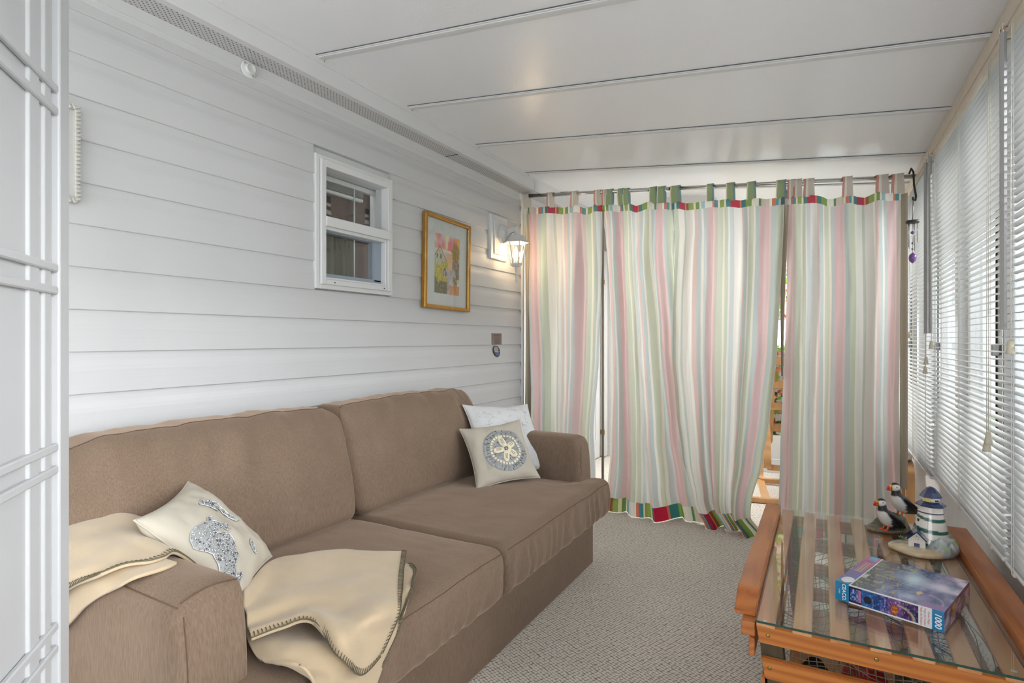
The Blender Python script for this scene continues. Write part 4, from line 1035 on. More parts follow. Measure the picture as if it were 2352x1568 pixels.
# round socket on the frieze
so = thing('pole_socket', 'round white closet pole socket screwed under the soffit', 'socket', (X0+.01, 1.445, 2.205))
Mx = Matrix.Rotation(math.pi/2, 4, 'Y')
lathe('flange', [(.033, 0), (.034, .003), (.031, .006), (.017, .007)], (X0+.008, 1.445, 2.203), WHITE, so, 28, Mx)
bm = bmesh.new(); prof = [(.019, .004), (.0195, .020), (.0175, .021), (.0165, .020), (.0165, .005)]
Ml = Matrix.Translation((X0+.008, 1.445, 2.203)) @ Mx; rings = []
for (r, z) in prof: rings.append([bm.verts.new(Ml @ Vector((r*math.cos(k*math.pi/14), r*math.sin(k*math.pi/14), z))) for k in range(28)])
for a, b2 in zip(rings[:-1], rings[1:]):
    for k in range(28): bm.faces.new([a[k], a[(k+1) % 28], b2[(k+1) % 28], b2[k]])
from_bm('cup', bm, WHITE, so, True)
for a in (2.4, -.9): lathe('screw_head', [(.0035, 0), (.0035, .002), (.002, .003)], (X0+.0145, 1.445+.026*math.cos(a), 2.203+.026*math.sin(a)), STEEL, so, 8, Mx)

# plaques
pl = thing('plaque', 'small square brown metal plaque with engraved lines on the siding', 'plaque', (X0+.01, 3.35, 1.12))
box('plate', X0+.004, X0+.011, 3.292, 3.422, 1.124, 1.200, mat('brown_metal_plate', (132, 118, 112), .35, .5, metal=.3), pl, .001)
RED = mat('dark_red_line', (110, 62, 62), .6)
for z in (1.126, 1.196): box('border', X0+.011, X0+.0118, 3.294, 3.42, z, z+.0015, RED, pl)
for i, (wd_, z) in enumerate(((.10, 1.187), (.06, 1.175), (.075, 1.162), (.055, 1.153), (.07, 1.142), (.06, 1.133))):
    box('text_line', X0+.011, X0+.0118, 3.357-wd_/2, 3.357+wd_/2, z-.0012, z+.0016, mat('etched_line', (84, 66, 62), .6), pl)
st = thing('sticker', 'dark oval sticker with a blue lower half below the plaque', 'sticker', (X0+.01, 3.355, 1.04))
def oval(nm, x, cy, cz, ry, rz, m, par, z0=-2, z1=2):
    pts = []
    for k in range(32):
        a = k*math.pi/16; yv, zv = ry*math.cos(a), rz*math.sin(a); zv = max(z0, min(z1, zv)); pts.append((cy+yv-.25*zv, cz+zv))
    return prism(nm, pts, 'x', X0+.006, x, m, par)
oval('oval', X0+.0105, 3.355, 1.078, .045, .038, mat('charcoal_vinyl', (52, 54, 60), .4), st)
oval('pale_field', X0+.0110, 3.345, 1.093, .032, .018, mat('pale_vinyl', (150, 150, 148), .4), st)
oval('blue_field', X0+.0110, 3.362, 1.062, .028, .014, mat('slate_blue_vinyl', (88, 98, 128), .4), st)
box('text_line', X0+.011, X0+.0118, 3.325, 3.39, 1.073, 1.0765, MATB, st)

# lantern
LY, LX = 3.405, -1.826
ln = thing('wall_lantern', 'white cast wall lantern glowing beside the curtain', 'lamp', (X0, LY, 1.7))
box('mount_block', X0+.0, X0+.024, 3.255, 3.480, 1.700, 2.000, TRIM, ln, .004)
box('mount_block_face', X0+.024, X0+.032, 3.29, 3.452, 1.733, 1.968, TRIM, ln, .003)
Mo = Matrix.Rotation(math.pi/2, 4, 'Y')
lathe('backplate', [(.058, 0), (.058, .012), (.045, .020), (.040, .032), (.026, .040)], (X0+.032, LY-.01, 1.878), LAMPW, ln, 8, Matrix.Scale(1.25, 4, (0, 0, 1)) @ Mo, smooth=False, ang0=math.pi/8)
prism('arm', [(X0+.065, 1.915), (LX, 1.918), (LX, 1.895), (X0+.095, 1.882), (X0+.080, 1.858), (X0+.065, 1.835)], 'y', LY-.012, LY+.012, LAMPW, ln, .003)
lathe('cap', [(.088, 1.812), (.090, 1.816), (.078, 1.822), (.064, 1.840), (.050, 1.862), (.020, 1.872), (.014, 1.880), (.014, 1.90)], (LX, LY, 0), LAMPW, ln, 6, smooth=False, ang0=.3)
lathe('stem', [(.013, 1.88), (.013, 1.915), (.017, 1.918), (.017, 1.924), (.006, 1.93)], (LX, LY, 0), LAMPW, ln, 12)
tube('finial_ring', [(LX, LY+.009*math.cos(a*math.pi/6), 1.938+.009*math.sin(a*math.pi/6)) for a in range(12)], .0022, LAMPW, ln, 6, closed=True)
tr0, tr1 = .066, .036
for k in range(6):
    a = .3+k*math.pi/3; ca, sa = math.cos(a), math.sin(a)
    tube('cage_bar', [(LX+tr0*ca, LY+tr0*sa, 1.812), (LX+tr1*ca, LY+tr1*sa, 1.676)], .0042, LAMPW, ln, 4, smooth=False)
    a2 = a+math.pi/3
    q = [(LX+(tr0-.003)*ca, LY+(tr0-.003)*sa, 1.812), (LX+(tr0-.003)*math.cos(a2), LY+(tr0-.003)*math.sin(a2), 1.812), (LX+(tr1-.002)*math.cos(a2), LY+(tr1-.002)*math.sin(a2), 1.678), (LX+(tr1-.002)*ca, LY+(tr1-.002)*sa, 1.678)]
    mesh('glass_pane', q, [(0, 1, 2, 3)], GLASSL, ln)
lathe('cage_foot', [(.012, 1.650), (.030, 1.654), (.040, 1.664), (.042, 1.676), (.030, 1.678)], (LX, LY, 0), LAMPW, ln, 6, smooth=False, ang0=.3)
lathe('drop_finial', [(.001, 1.540), (.004, 1.556), (.003, 1.585), (.008, 1.600), (.004, 1.612), (.009, 1.628), (.010, 1.651)], (LX, LY, 0), LAMPW, ln, 12)
BULB = mat_emit('warm_bulb', (255, 224, 172), 5)
lathe('bulb', [(.004, 1.690), (.013, 1.700), (.018, 1.718), (.016, 1.735), (.009, 1.765), (.003, 1.790)], (LX, LY, 0), BULB, ln, 16)
pt = bpy.data.lights.new('lantern_light', 'POINT'); pt.energy = 2.0; pt.color = (1, .76, .48); pt.shadow_soft_size = .03
po = bpy.data.objects.new('lantern_light', pt); S.collection.objects.link(po); po.location = (LX+.004, LY+.022, 1.75)

# wind chime on the rod end
wc = thing('wind_chime', 'small wind chime with a purple drop hanging at the curtain rod end', 'wind chime', (.40, 3.62, 1.6))
IRON = mat('dark_iron', (46, 44, 42), .5, .5); PURP = mat('purple_glass', (112, 70, 140), .15, .7); SILV = mat('tarnished_silver', (130, 128, 126), .3, .5, metal=.9)
tube('hook', [(.405, 3.69, 2.045), (.412, 3.67, 2.066), (.420, 3.66, 2.045), (.422, 3.65, 1.97), (.428, 3.63, 1.91), (.424, 3.62, 1.885), (.414, 3.62, 1.89), (.413, 3.62, 1.905)], .005, IRON, wc, 8)
tube('chain', [(.415, 3.62, 1.89), (.412, 3.62, 1.78)], .0022, SILV, wc, 5)
lathe('ring', [(.020, 1.764), (.029, 1.764), (.031, 1.771), (.029, 1.778), (.020, 1.778)], (.41, 3.60, 0), IRON, wc, 24)
for k in range(5):
    a = k*1.256; x, y = .41+.02*math.cos(a), 3.60+.02*math.sin(a)
    tube('strand', [(x, y, 1.765), (x, y, 1.765-.10-.012*k)], .0014, SILV, wc, 5)
for i, (z, r) in enumerate(((1.715, .009), (1.66, .006), (1.63, .006))): lathe('bead', [(.001, z-r), (r*.8, z-r*.6), (r, z), (r*.8, z+r*.6), (.001, z+r)], (.41, 3.60, 0), PURP if i == 0 else SILV, wc, 12)
tube('strand', [(.41, 3.6, 1.77), (.41, 3.6, 1.60)], .0012, SILV, wc, 5)
lathe('drop', [(.001, 1.555), (.014, 1.566), (.018, 1.582), (.014, 1.600), (.001, 1.612)], (.41, 3.60, 0), PURP, wc, 16)

# ------------------------------------------------------------ white folding screen at the left edge
sc = thing('folding_screen', 'tall white panelled screen cut off by the left picture edge', 'screen', (-.9, .32, 0))
e0 = Vector((-1.055, .449, 0)); dv = Vector((.755, -.656, 0)).normalized(); nv_ = Vector((dv.y, -dv.x, 0))
if nv_.dot(Vector((0, 0, 0))-e0) < 0: nv_ = -nv_
Msc = Matrix(((dv.x, nv_.x, 0, e0.x), (dv.y, nv_.y, 0, e0.y), (0, 0, 1, 0), (0, 0, 0, 1)))
SCRW = mat('white_satin_panel', (184, 185, 187), .4, .4)
box('panel', .03, .52, -.012, 0, .03, 2.02, SCRW, sc, M=Msc)
box('stile', 0, .0385, -.016, .010, .0, 2.05, SCRW, sc, .003, M=Msc, seg=2); box('stile', .50, .54, -.016, .010, .0, 2.05, SCRW, sc, .003, M=Msc, seg=2)
for (a, b2) in ((.052, .078), (.092, .128), (.30, .326), (.34, .376)): box('vertical_bar', a, b2, -.004, .0042, .03, 2.02, SCRW, sc, .0039, M=Msc, seg=3)
for z in [.725+.2715*k for k in range(-2, 5)]:
    for dz in (0, -.034): box('cross_bar', .0385, .50, 0, .0085, z+dz-.006, z+dz+.006, SCRW, sc, .002, M=Msc)
box('rail', .0385, .50, -.014, .008, 2.0, 2.05, SCRW, sc, .003, M=Msc); box('rail', .0385, .50, -.014, .008, 0, .06, SCRW, sc, .003, M=Msc)

# ------------------------------------------------------------ lobster trap table
TB = thing('lobster_trap_table', 'low wooden slatted lobster trap coffee table with a glass top', 'table', (.125, 2.1, 0))
TX0, TX1, TY0, TY1, GZ = -.150, .392, 1.575, 2.64, .452
# slats
sl0 = box('slat', TX0+.002, TX0+.045, TY0-.012, TY1+.01, GZ-.018, GZ-.0065, SLATW, TB, .002)
for i in range(1, 7): copyof(sl0, (.0815*i, 0, 0), TB)
# end boards
def endboard(y, z0, z1, ins):
    return prism('end_board', [(TX0+ins, z1), (TX1-ins, z1), (TX1-ins-.008, z0), (TX0+ins+.008, z0)], 'y', y, y+.018, TABLEX, TB, .002)
for (z0, z1, ins) in ((.388, .4335, .0), (.300, .351, .013), (.20, .25, .026), (.10, .15, .04)):
    endboard(TY0, z0, z1, ins); endboard(TY1-.03, z0, z1, ins)
for (x, z) in ((TX0+.028, .411), (TX0+.26, .413), (TX0+.032, .33), (TX0+.50, .411)):
    lathe('screw_head', [(.005, 0), (.005, .0015), (.002, .002)], (x, TY0+.0005, z), BRASS, TB, 12, Matrix.Rotation(math.pi/2, 4, 'X'))
for y in (TY0+.02, TY1-.07):
    for (xa, xb) in ((TX0+.002, TX0+.055), (TX1-.055, TX1-.002)):
        s_ = 1 if xa < 0 else -1
        prism('leg', [(xa, GZ-.019), (xb, GZ-.019), (xb+s_*.045, 0), (xa+s_*.045, 0)], 'y', y, y+.035, LEGW, TB, .002)
# side rails with chamfered ends and stepped brackets
def rail(x0, x1, s_):
    prism('side_rail', [(TY0+.045, .430), (TY0+.043, .443), (TY0+.125, .476), (2.60, .476), (2.615, .446), (2.60, .430)], 'x', x0, x1, TABLEW, TB, .003)
    xi = x1 if s_ < 0 else x0; xo = xi+s_*.034
    a, b2 = sorted((xi, xo)); box('side_board', a, b2, TY0+.01, 2.60, .395, .4295, TABLEW, TB, .002)
    xo = xi+s_*.014; a, b2 = sorted((xi, xo)); box('side_board', a, b2, TY0-.002, 2.60, .350, .3945, TABLEW, TB, .002)
    for zz in (.25, .15):
        a, b2 = sorted((xi-s_*.03, xi-s_*.015)); box('side_board', a, b2, TY0+.02, 2.60, zz, zz+.05, TABLEW, TB, .002)
rail(-.208, -.153, -1); rail(.3965, .458, 1)
box('bottom_board', TX0+.05, TX1-.05, TY0+.03, TY1-.04, .06, .075, SLATW, TB)
# glass top (bottom face, top face, dark green edge)
gt = box('glass_top', TX0+.0, TX1-.001, TY0-.018, TY1+.012, GZ-.0055, GZ, GLASST, TB)
box('glass_edge', TX0, TX1-.001, TY0-.0192, TY0-.0182, GZ-.0056, GZ-.0002, GLASSE, TB)
for (x, y) in ((TX0+.02, TY0+.0), (TX1-.03, TY0+.02)): lathe('bumper', [(.006, GZ-.0063), (.006, GZ-.0058)], (x, y, 0), WHITE, TB, 12)
# netting inside
NET = mat('brown_net_cord', (128, 118, 100), .9, .1)
bm = bmesh.new(); rr = random.Random(5)
for i in range(26):
    x = TX0+.05+i*.018
    bmtube(bm, [(x+.012*math.sin(j*.9+i)+.02*j/12, TY0+.05+j*.085, .36+.028*math.sin(i*.5+j*.6)) for j in range(12)], .0011, 4)
for j in range(40):
    y = TY0+.05+j*.025
    bmtube(bm, [(TX0+.05+i*.05, y+.012*math.sin(i*1.3+j), .36+.03*math.sin(i*.9+j*.35)) for i in range(10)], .0011, 4)
for i in range(24):
    x = TX0+.06+i*.018; bmtube(bm, [(x, TY0+.045, .40), (x+.006, TY0+.042, .34), (x-.004, TY0+.044, .27), (x+.01, TY0+.045, .2)], .001, 4)
for j in range(14):
    z = .40-j*.015; bmtube(bm, [(TX0+.06+i*.045, TY0+.043+.003*math.sin(i+j), z+.006*math.sin(i*1.7+j)) for i in range(10)], .001, 4)
o = from_bm('netting', bm, NET, TB); o['kind'] = 'stuff'
props(lathe('fishing_float', [(.012, .076), (.05, .095), (.066, .15), (.066, .20), (.05, .255), (.018, .285), (.012, .30)], (.10, 1.82, 0), mat('red_painted_float', (176, 26, 22), .4, .5, var=.1), None, 24), 'red wooden fishing float inside the lobster trap table', 'float')
props(lathe('fishing_float', [(.012, .076), (.045, .09), (.055, .14), (.05, .19), (.018, .235)], (-.02, 1.86, 0), mat('dark_cork', (52, 42, 36), .8, .2, var=.2), None, 20), 'dark rounded float beside the red one inside the table', 'float')
ro = thing('rope_coil', 'coil of rough grey rope inside the lobster trap table', 'rope', (.22, 1.95, .076))
tube('coil', [(.235+.05*math.cos(k*.5), 1.95+.06*math.sin(k*.5), .086+.0042*k*.5) for k in range(90)], .008, NET, ro, 6)

# ------------------------------------------------------------ puzzle box
A_ = Vector((.030, 1.787, GZ)); B_ = Vector((.257, 1.703, GZ)); ex = (B_-A_); PW = ex.length; ex.normalize(); ey = Vector((-ex.y, ex.x, 0)); PD, PH = .268, .050
Mp = Matrix(((ex.x, ey.x, 0, A_.x), (ex.y, ey.y, 0, A_.y), (0, 0, 1, GZ+.0005), (0, 0, 0, 1)))
pz = thing('puzzle_box', 'blue and purple ocean fantasy jigsaw puzzle box marked 1000 on the glass', 'box', (.18, 1.85, GZ))
CARD = mat_attr('printed_gloss_card', .22, spec=.5, coat=.5)
box('carton', .001, PW-.001, .001, PD-.001, 0, PH-.001, WHITE, pz, M=Mp)
Mpi = Mp.inverted()
def mixc(a, b2, t): t = min(1, max(0, t)); return [a[i]+(b2[i]-a[i])*t for i in range(3)]
def ocean(u, v):
    n = fbm((u*4, v*4, 3)); n2 = fbm((u*16+n*3, v*16, 7)); n3 = fbm((u*50, v*50, 1))
    c = mixc((58, 78, 124), (126, 150, 190), .5+n+.6*n2)
    c = mixc(c, (28, 40, 52), sst(.42, .0, u)*.9)
    if u < .45 and n2 > .28: c = mixc(c, [(190, 190, 60), (60, 150, 110), (190, 90, 80)][int(abs(n3)*9) % 3], .8)
    g = math.exp(-(((u-.50)/.12)**2+((v-.62)/.16)**2)); c = mixc(c, (200, 226, 244), g*1.1)
    c = mixc(c, (150, 110, 170), sst(.55, .8, u)*(.6+n)); c = mixc(c, (236, 220, 236), sst(.62, 1, u)*max(0, n*1.6+.35)*sst(.2, .6, v))
    if abs(math.hypot(u-.78, (v-.1)*.8)-.17) < .012 and u > .75 and v > .12: c = mixc(c, (226, 190, 190), .45)
    c = mixc(c, (232, 236, 246), .75*math.exp(-(((u-.80)/.22)**2+((v-.60)/.13)**2)))
    c = mixc(c, (224, 220, 236), .6*math.exp(-(((u-.62)/.12)**2+((v-.12)/.08)**2)))
    if ((u-.66)/.03)**2+((v-.30)/.05)**2 < 1+n2: c = mixc(c, (240, 206, 120), .75)
    return mixc(c, (235, 240, 255), .8 if n3 > .78 else 0)
def top_fn(co):
    q = Mpi @ co; u, v = q.x/PW, q.y/PD
    if u < .145:
        if v > .12: 
            c = mixc((60, 110, 180), (200, 60, 140), v)
            if v > .86 and .03 < u < .12: c = (60, 160, 210)
            if .42 < v < .78 and .04 < u < .12 and int(u*70) % 2 == 0: c = mixc(c, (222, 180, 110), .7)
        else: c = (22, 128, 176)
        if ((u-.085)/.06)**2+((v-.12)/.085)**2 < 1: c = (236, 236, 240)
        return c
    if u < .155: return (232, 232, 236)
    return ocean((u-.15)/.85, v)
o = grid('lid_print', lambda u, v: Mp @ Vector((PW*u, PD*v, PH)), 170, 170, CARD, pz, False); paint(o, top_fn)
def front_fn(co):
    q = Mpi @ co; u, v = q.x/PW, q.z/PH
    if u < .135: return (14, 124, 174)
    if u > .895: return (14, 124, 174)
    if v < .09 or v > .91 or u > .78: return (226, 226, 228)
    uu = (u-.135)/.645; n = fbm((uu*9, v*2.4, 9)); n2 = fbm((uu*34, v*9, 2))
    if uu < .20:
        if .03 < uu < .19 and .16 < v < .84:
            c = mixc((34, 60, 130), (170, 200, 240), sst(-.1, .5, n2)*.9); return mixc(c, (180, 120, 160), sst(.1, .18, uu))
        return (18, 20, 22)
    if uu < .58:
        c = mixc((18, 90, 160), (12, 30, 90), (uu-.2)*2.2+n*.5); c = mixc(c, (160, 215, 240), max(0, n2)*.8)
        if ((uu-.29)/.06)**2+((v-.45)/.2)**2 < 1: c = (14, 22, 48)
        if uu > .48: c = mixc(c, (150, 130, 190), .4+n2)
        return c
    c = mixc((120, 80, 140), (40, 24, 74), (uu-.58)*2.4+n*.6); c = mixc(c, (230, 200, 230), max(0, n2)*.9)
    if ((uu-.68)/.05)**2+((v-.38)/.24)**2 < 1+n2: c = mixc((226, 150, 40), (140, 50, 20), .4+n2)
    r = math.hypot((uu-.70)*2.1, v-.15)
    if .46 < r < .56 and uu > .72: c = mixc([(220, 120, 110), (220, 200, 110), (110, 190, 170)][min(2, int((r-.46)*30))], c, .25)
    return c
o = grid('front_print', lambda u, v: Mp @ Vector((PW*u, 0, PH*v)), 200, 44, CARD, pz, False); paint(o, front_fn)
def end_fn(co):
    q = Mpi @ co; u, v = q.y/PD, q.z/PH; n = fbm((u*5, v*2, 4)); n2 = fbm((u*16, v*5, 6))
    c = mixc((92, 70, 120), (214, 190, 214), .45+1.5*n); c = mixc(c, (228, 160, 70), .8 if ((u-.35)/.12)**2+((v-.55)/.3)**2 < .6+n2 else 0)
    return mixc(c, (50, 40, 90), sst(.75, 1, v)*.7)
o = grid('end_print', lambda u, v: Mp @ Vector((PW, PD*u, PH*v)), 120, 30, CARD, pz, False); paint(o, end_fn)
def end2(co): return (14, 124, 174)
o = grid('end_print', lambda u, v: Mp @ Vector((0, PD*(1-u), PH*v)), 10, 4, CARD, pz, False); paint(o, end2)
o = grid('back_print', lambda u, v: Mp @ Vector((PW*(1-u), PD, PH*v)), 20, 6, CARD, pz, False); paint(o, lambda co: (40, 50, 96))
def text(s, size, M, m, parent, name='lettering', align='CENTER', shear=0, bold=0):
    cu_ = bpy.data.curves.new('txt', 'FONT'); cu_.body = s; cu_.size = size; cu_.align_x = align; cu_.align_y = 'CENTER'; cu_.shear = shear; cu_.offset = bold; cu_.extrude = .0001
    ob = bpy.data.objects.new('txt', cu_); S.collection.objects.link(ob)
    me = bpy.data.meshes.new_from_object(ob.evaluated_get(bpy.context.evaluated_depsgraph_get()))
    vs = [M @ v.co for v in me.vertices]; fs = [list(p.vertices) for p in me.polygons]
    bpy.data.objects.remove(ob); bpy.data.curves.remove(cu_); bpy.data.meshes.remove(me)
    return mesh(name, vs, fs, m, parent)
PRW = mat('white_ink', (238, 238, 238), .4); PRR = mat('red_brown_ink', (190, 96, 86), .5); PRP = mat('purple_ink', (110, 70, 150), .5)
def Mfront(x, z, rot): return Mp @ Matrix.Translation((x, -.0004, z)) @ Matrix.Rotation(math.pi/2, 4, 'X') @ Matrix.Rotation(rot, 4, 'Z')
text('CEACO.', .0125, Mfront(PW*.088, PH*.50, -math.pi/2), PRW, pz, shear=.1, bold=.0002)
text('43360', .0048, Mfront(PW*.042, PH*.50, -math.pi/2), PRW, pz)
text('1000', .0185, Mfront(PW*.948, PH*.50, -math.pi/2), PRW, pz, shear=.15, bold=.0004)
for i, s in enumerate(('Ocean Magic', "Magie de L'oc\u00e9an", 'Magia del Oc\u00e9ano')): text(s, .0062, Mfront(PW*(.872-.032*i), PH*.50, -math.pi/2), PRR, pz)
def Mtop(x, y, rot): return Mp @ Matrix.Translation((x, y, PH+.0004)) @ Matrix.Rotation(rot, 4, 'Z')
text('1000', .018, Mtop(PW*.175, PD*.36, -math.pi/2), PRW, pz, bold=.0004)

# ------------------------------------------------------------ lighthouse figurine
lh = thing('lighthouse_figurine', 'glazed ceramic lighthouse with green bands and a blue roof on a rocky base', 'figurine', (.305, 2.35, GZ))
CER = mat_attr('glazed_ceramic', .18, coat=.6); CERB = mat('cobalt_glaze', (28, 46, 92), .12, .6, var=.25, vscale=60, coat=.6, bump=.6, bscale=140); CERW = mat('white_glaze', (228, 222, 212), .15, .5, coat=.5); CERY = mat('yellow_glaze', (226, 204, 84), .2); CERK = mat('dark_window_hole', (66, 50, 36), .6)
LC = Vector((.322, 2.385, GZ)); LVIEW = math.atan2(0-LC.y, 0-LC.x)
def band_paint(co):
    h = co.z-GZ; a = math.atan2(co.y-LC.y, co.x-LC.x); h2 = h+.006*math.cos(a-LVIEW-.9)
    for (z0, z1) in ((.019, .029), (.062, .074), (.100, .110)):
        if z0 < h2 < z1: return (44, 100, 84)
    if .121 < h < .1245: return (44, 52, 96)
    return (232, 226, 216)
bm = bmesh.new(); prof = [(.062, .004), (.061, .012)]
prof += [(.0595-.0245*((z-.012)/.108)**1.05, z) for z in [.012+.108*i/40 for i in range(1, 41)]]
prof += [(.0375, .121), (.038, .1235), (.0355, .125), (.0345, .128), (.0355, .132), (.034, .135), (.035, .139), (.034, .143)]
bmlathe(bm, prof, 48, Matrix.Translation(LC)); o = from_bm('tower', bm, CER, lh, True); paint(o, band_paint)
lathe('gallery_roof', [(.034, .142), (.044, .144), (.0445, .147), (.036, .154), (.026, .159), (.018, .160)], LC, CERB, lh, 8, smooth=False)
lathe('lamp_room', [(.025, .156), (.025, .172), (.02, .173)], LC, CERW, lh, 24)
def face(nm, ang, r, w, z0, z1, m, par=lh, c=LC, dep=.0012):
    Mq = Matrix.Translation(c) @ Matrix.Rotation(ang, 4, 'Z')
    return box(nm, r-dep, r+dep, -w/2, w/2, z0, z1, m, par, M=Mq)
face('lamp_glow', LVIEW-.35, .0252, .022, .160, .168, CERY); face('lamp_opening', LVIEW+.75, .0246, .012, .161, .167, CERK)
lathe('lantern_roof', [(.028, .171), (.0325, .173), (.024, .188), (.012, .203), (.006, .206), (.003, .205)], LC, CERB, lh, 8, smooth=False)
face('tower_window', LVIEW-.95, .041, .008, .086, .098, CERK)
exl = Vector((.878, .479, 0)); eyl = Vector((-.479, .878, 0)); BC = Vector((.300, 2.345, GZ))
def rockcol(co):
    h = co.z-GZ; n = fbm((co.x*45, co.y*45, co.z*45)); lx = (co-BC).dot(exl); ly = (co-BC).dot(eyl)
    if lx < -.005+.02*n and h < .030 and ly < .03: return mixc((222, 202, 168), (206, 184, 146), .5+n)
    if h < .012 and lx > .05: return mixc((214, 194, 160), (196, 188, 172), .5+n)
    if n > .30 and h > .014: return mixc((128, 158, 100), (176, 182, 120), .5+n)
    return mixc((208, 214, 214), (150, 164, 170), .5+1.5*n)
bm = bmesh.new(); nn_ = 72; rings = []
for j in range(14):
    tj = j/13; ring = []
    for k in range(nn_):
        a = k*2*math.pi/nn_; ca, sa = math.cos(a), math.sin(a)
        rx, ry = .112+.008*math.sin(3*a+1), .082+.006*math.sin(2*a)
        rr_ = 1-tj**1.6*.95; edge = math.sin(min(1, tj*6)*math.pi/2)
        z = .012*edge + .006*sst(.1, .6, tj) + .006*sst(-.2, .3, ca)*edge
        rough = (1.5*sst(-.25, .1, ca+.15*sa)+.1)*max(0, sst(.1, .35, tj)-sst(.6, .9, tj)*.5)
        p = BC+exl*(rx*ca*rr_*(1+.03*(1-edge)*-1))+eyl*(ry*sa*rr_)
        z += rough*(.020*abs(fbm((p.x*55, p.y*55, 2)))+.010*max(0, math.sin(a*9)))
        ring.append(bm.verts.new((p.x, p.y, GZ+(z if j else 0)+(.0005))))
    rings.append(ring)
for a, b2 in zip(rings[:-1], rings[1:]):
    for k in range(nn_): bm.faces.new([a[k], a[(k+1) % nn_], b2[(k+1) % nn_], b2[k]])
bm.faces.new(rings[-1]); bm.faces.new(rings[0][::-1])
o = from_bm('rock_base', bm, CER, lh, True); paint(o, rockcol)
# cottage
CC = atz(2106, 1256, GZ+.012); ca_ = math.radians(-62)
Mc = Matrix.Translation(CC) @ Matrix.Rotation(math.atan2(-1, -.25)+math.pi/2+.12, 4, 'Z') @ Matrix.Scale(1.25, 4)
def hb(nm, poly, y0, y1, m, dep=0):
    bm = bmesh.new(); A = [bm.verts.new(Mc @ Vector((p[0], y0, p[1]))) for p in poly]; B = [bm.verts.new(Mc @ Vector((p[0], y1, p[1]))) for p in poly]; n = len(poly)
    bm.faces.new(A); bm.faces.new(B[::-1])
    for i in range(n): bm.faces.new([A[i], B[i], B[(i+1) % n], A[(i+1) % n]])
    bmesh.ops.recalc_face_normals(bm, faces=bm.faces); return from_bm(nm, bm, m, lh)
hb('cottage_wall', [(-.0185, -.006), (.0185, -.006), (.0185, .026), (0, .043), (-.0185, .026)], -.020, .030, CERW)
hb('cottage_roof', [(.0205, .0235), (.0225, .0255), (0, .048), (0, .0445)], -.024, .032, CERB); hb('cottage_roof', [(-.0205, .0235), (0, .0445), (0, .048), (-.0225, .0255)], -.024, .032, CERB)
hb('cottage_door', [(-.006, -.002), (.006, -.002), (.006, .016), (-.006, .016)], -.0212, -.0198, CERB)
for k in range(5):
    a = math.pi/2+k*2*math.pi/5; hb('gable_slot', [(.0055*math.cos(a)+.0012*math.sin(a), .030+.0055*math.sin(a)), (.0025*math.cos(a), .030+.0025*math.sin(a)), (.0055*math.cos(a)-.0012*math.sin(a), .030+.0055*math.sin(a)+.001)], -.0206, -.0199, CERK)
bx_ = box('cottage_window', .0182, .0190, -.002, .005, .008, .017, CERK, lh, M=Mc)
AGV = mat('green_glazed_leaf', (112, 150, 104), .25, coat=.4)
def agave(c, r, n, par):
    bm = bmesh.new()
    for k in range(n):
        a = k*2.4; tl_ = .35+.9*(k/n); L_ = r*(1-.2*(k/n))
        d = Vector((math.cos(a)*math.cos(tl_), math.sin(a)*math.cos(tl_), math.sin(tl_))); s_ = Vector((-math.sin(a), math.cos(a), 0))*r*.2
        b0 = c; vv = [bm.verts.new(x) for x in (b0-s_*.5, b0+d*L_*.5-s_+Vector((0, 0, .001)), b0+d*L_, b0+d*L_*.5+s_+Vector((0, 0, .001)), b0+s_*.5, b0+d*L_*.45+Vector((0, 0, .003)))]
        bm.faces.new([vv[0], vv[1], vv[5]]); bm.faces.new([vv[1], vv[2], vv[5]]); bm.faces.new([vv[2], vv[3], vv[5]]); bm.faces.new([vv[3], vv[4], vv[5]])
    return from_bm('succulent', bm, AGV, par)
agave(atz(2143, 1249, GZ+.026), .026, 14, lh); agave(atz(2172, 1240, GZ+.026), .018, 9, lh); agave(atz(2070, 1236, GZ+.022), .014, 9, lh)

# ------------------------------------------------------------ puffin pair figurine
pf = thing('puffin_figurine', 'figurine of two black and white puffins standing on a mossy rock', 'figurine', (.22, 2.52, GZ))
RES = mat_attr('painted_resin', .45, bump=.5, bscale=160)
def loft(pts, rad, n=20, up=Vector((0, 0, 1))):
    """pts along the body, rad=(wide,deep) radii"""
    vs, fs = [], []; m = len(pts)
    for i, p in enumerate(pts):
        t = (pts[min(i+1, m-1)]-pts[max(i-1, 0)]).normalized(); side = t.cross(up).normalized(); b = side.cross(t)
        for k in range(n):
            a = 2*math.pi*k/n; vs.append(p+side*rad[i][0]*math.cos(a)+b*rad[i][1]*math.sin(a))
    for i in range(m-1):
        for k in range(n): fs.append((i*n+k, i*n+(k+1) % n, (i+1)*n+(k+1) % n, (i+1)*n+k))
    fs.append(tuple(range(n))[::-1]); fs.append(tuple(range((m-1)*n, m*n))); return vs, fs
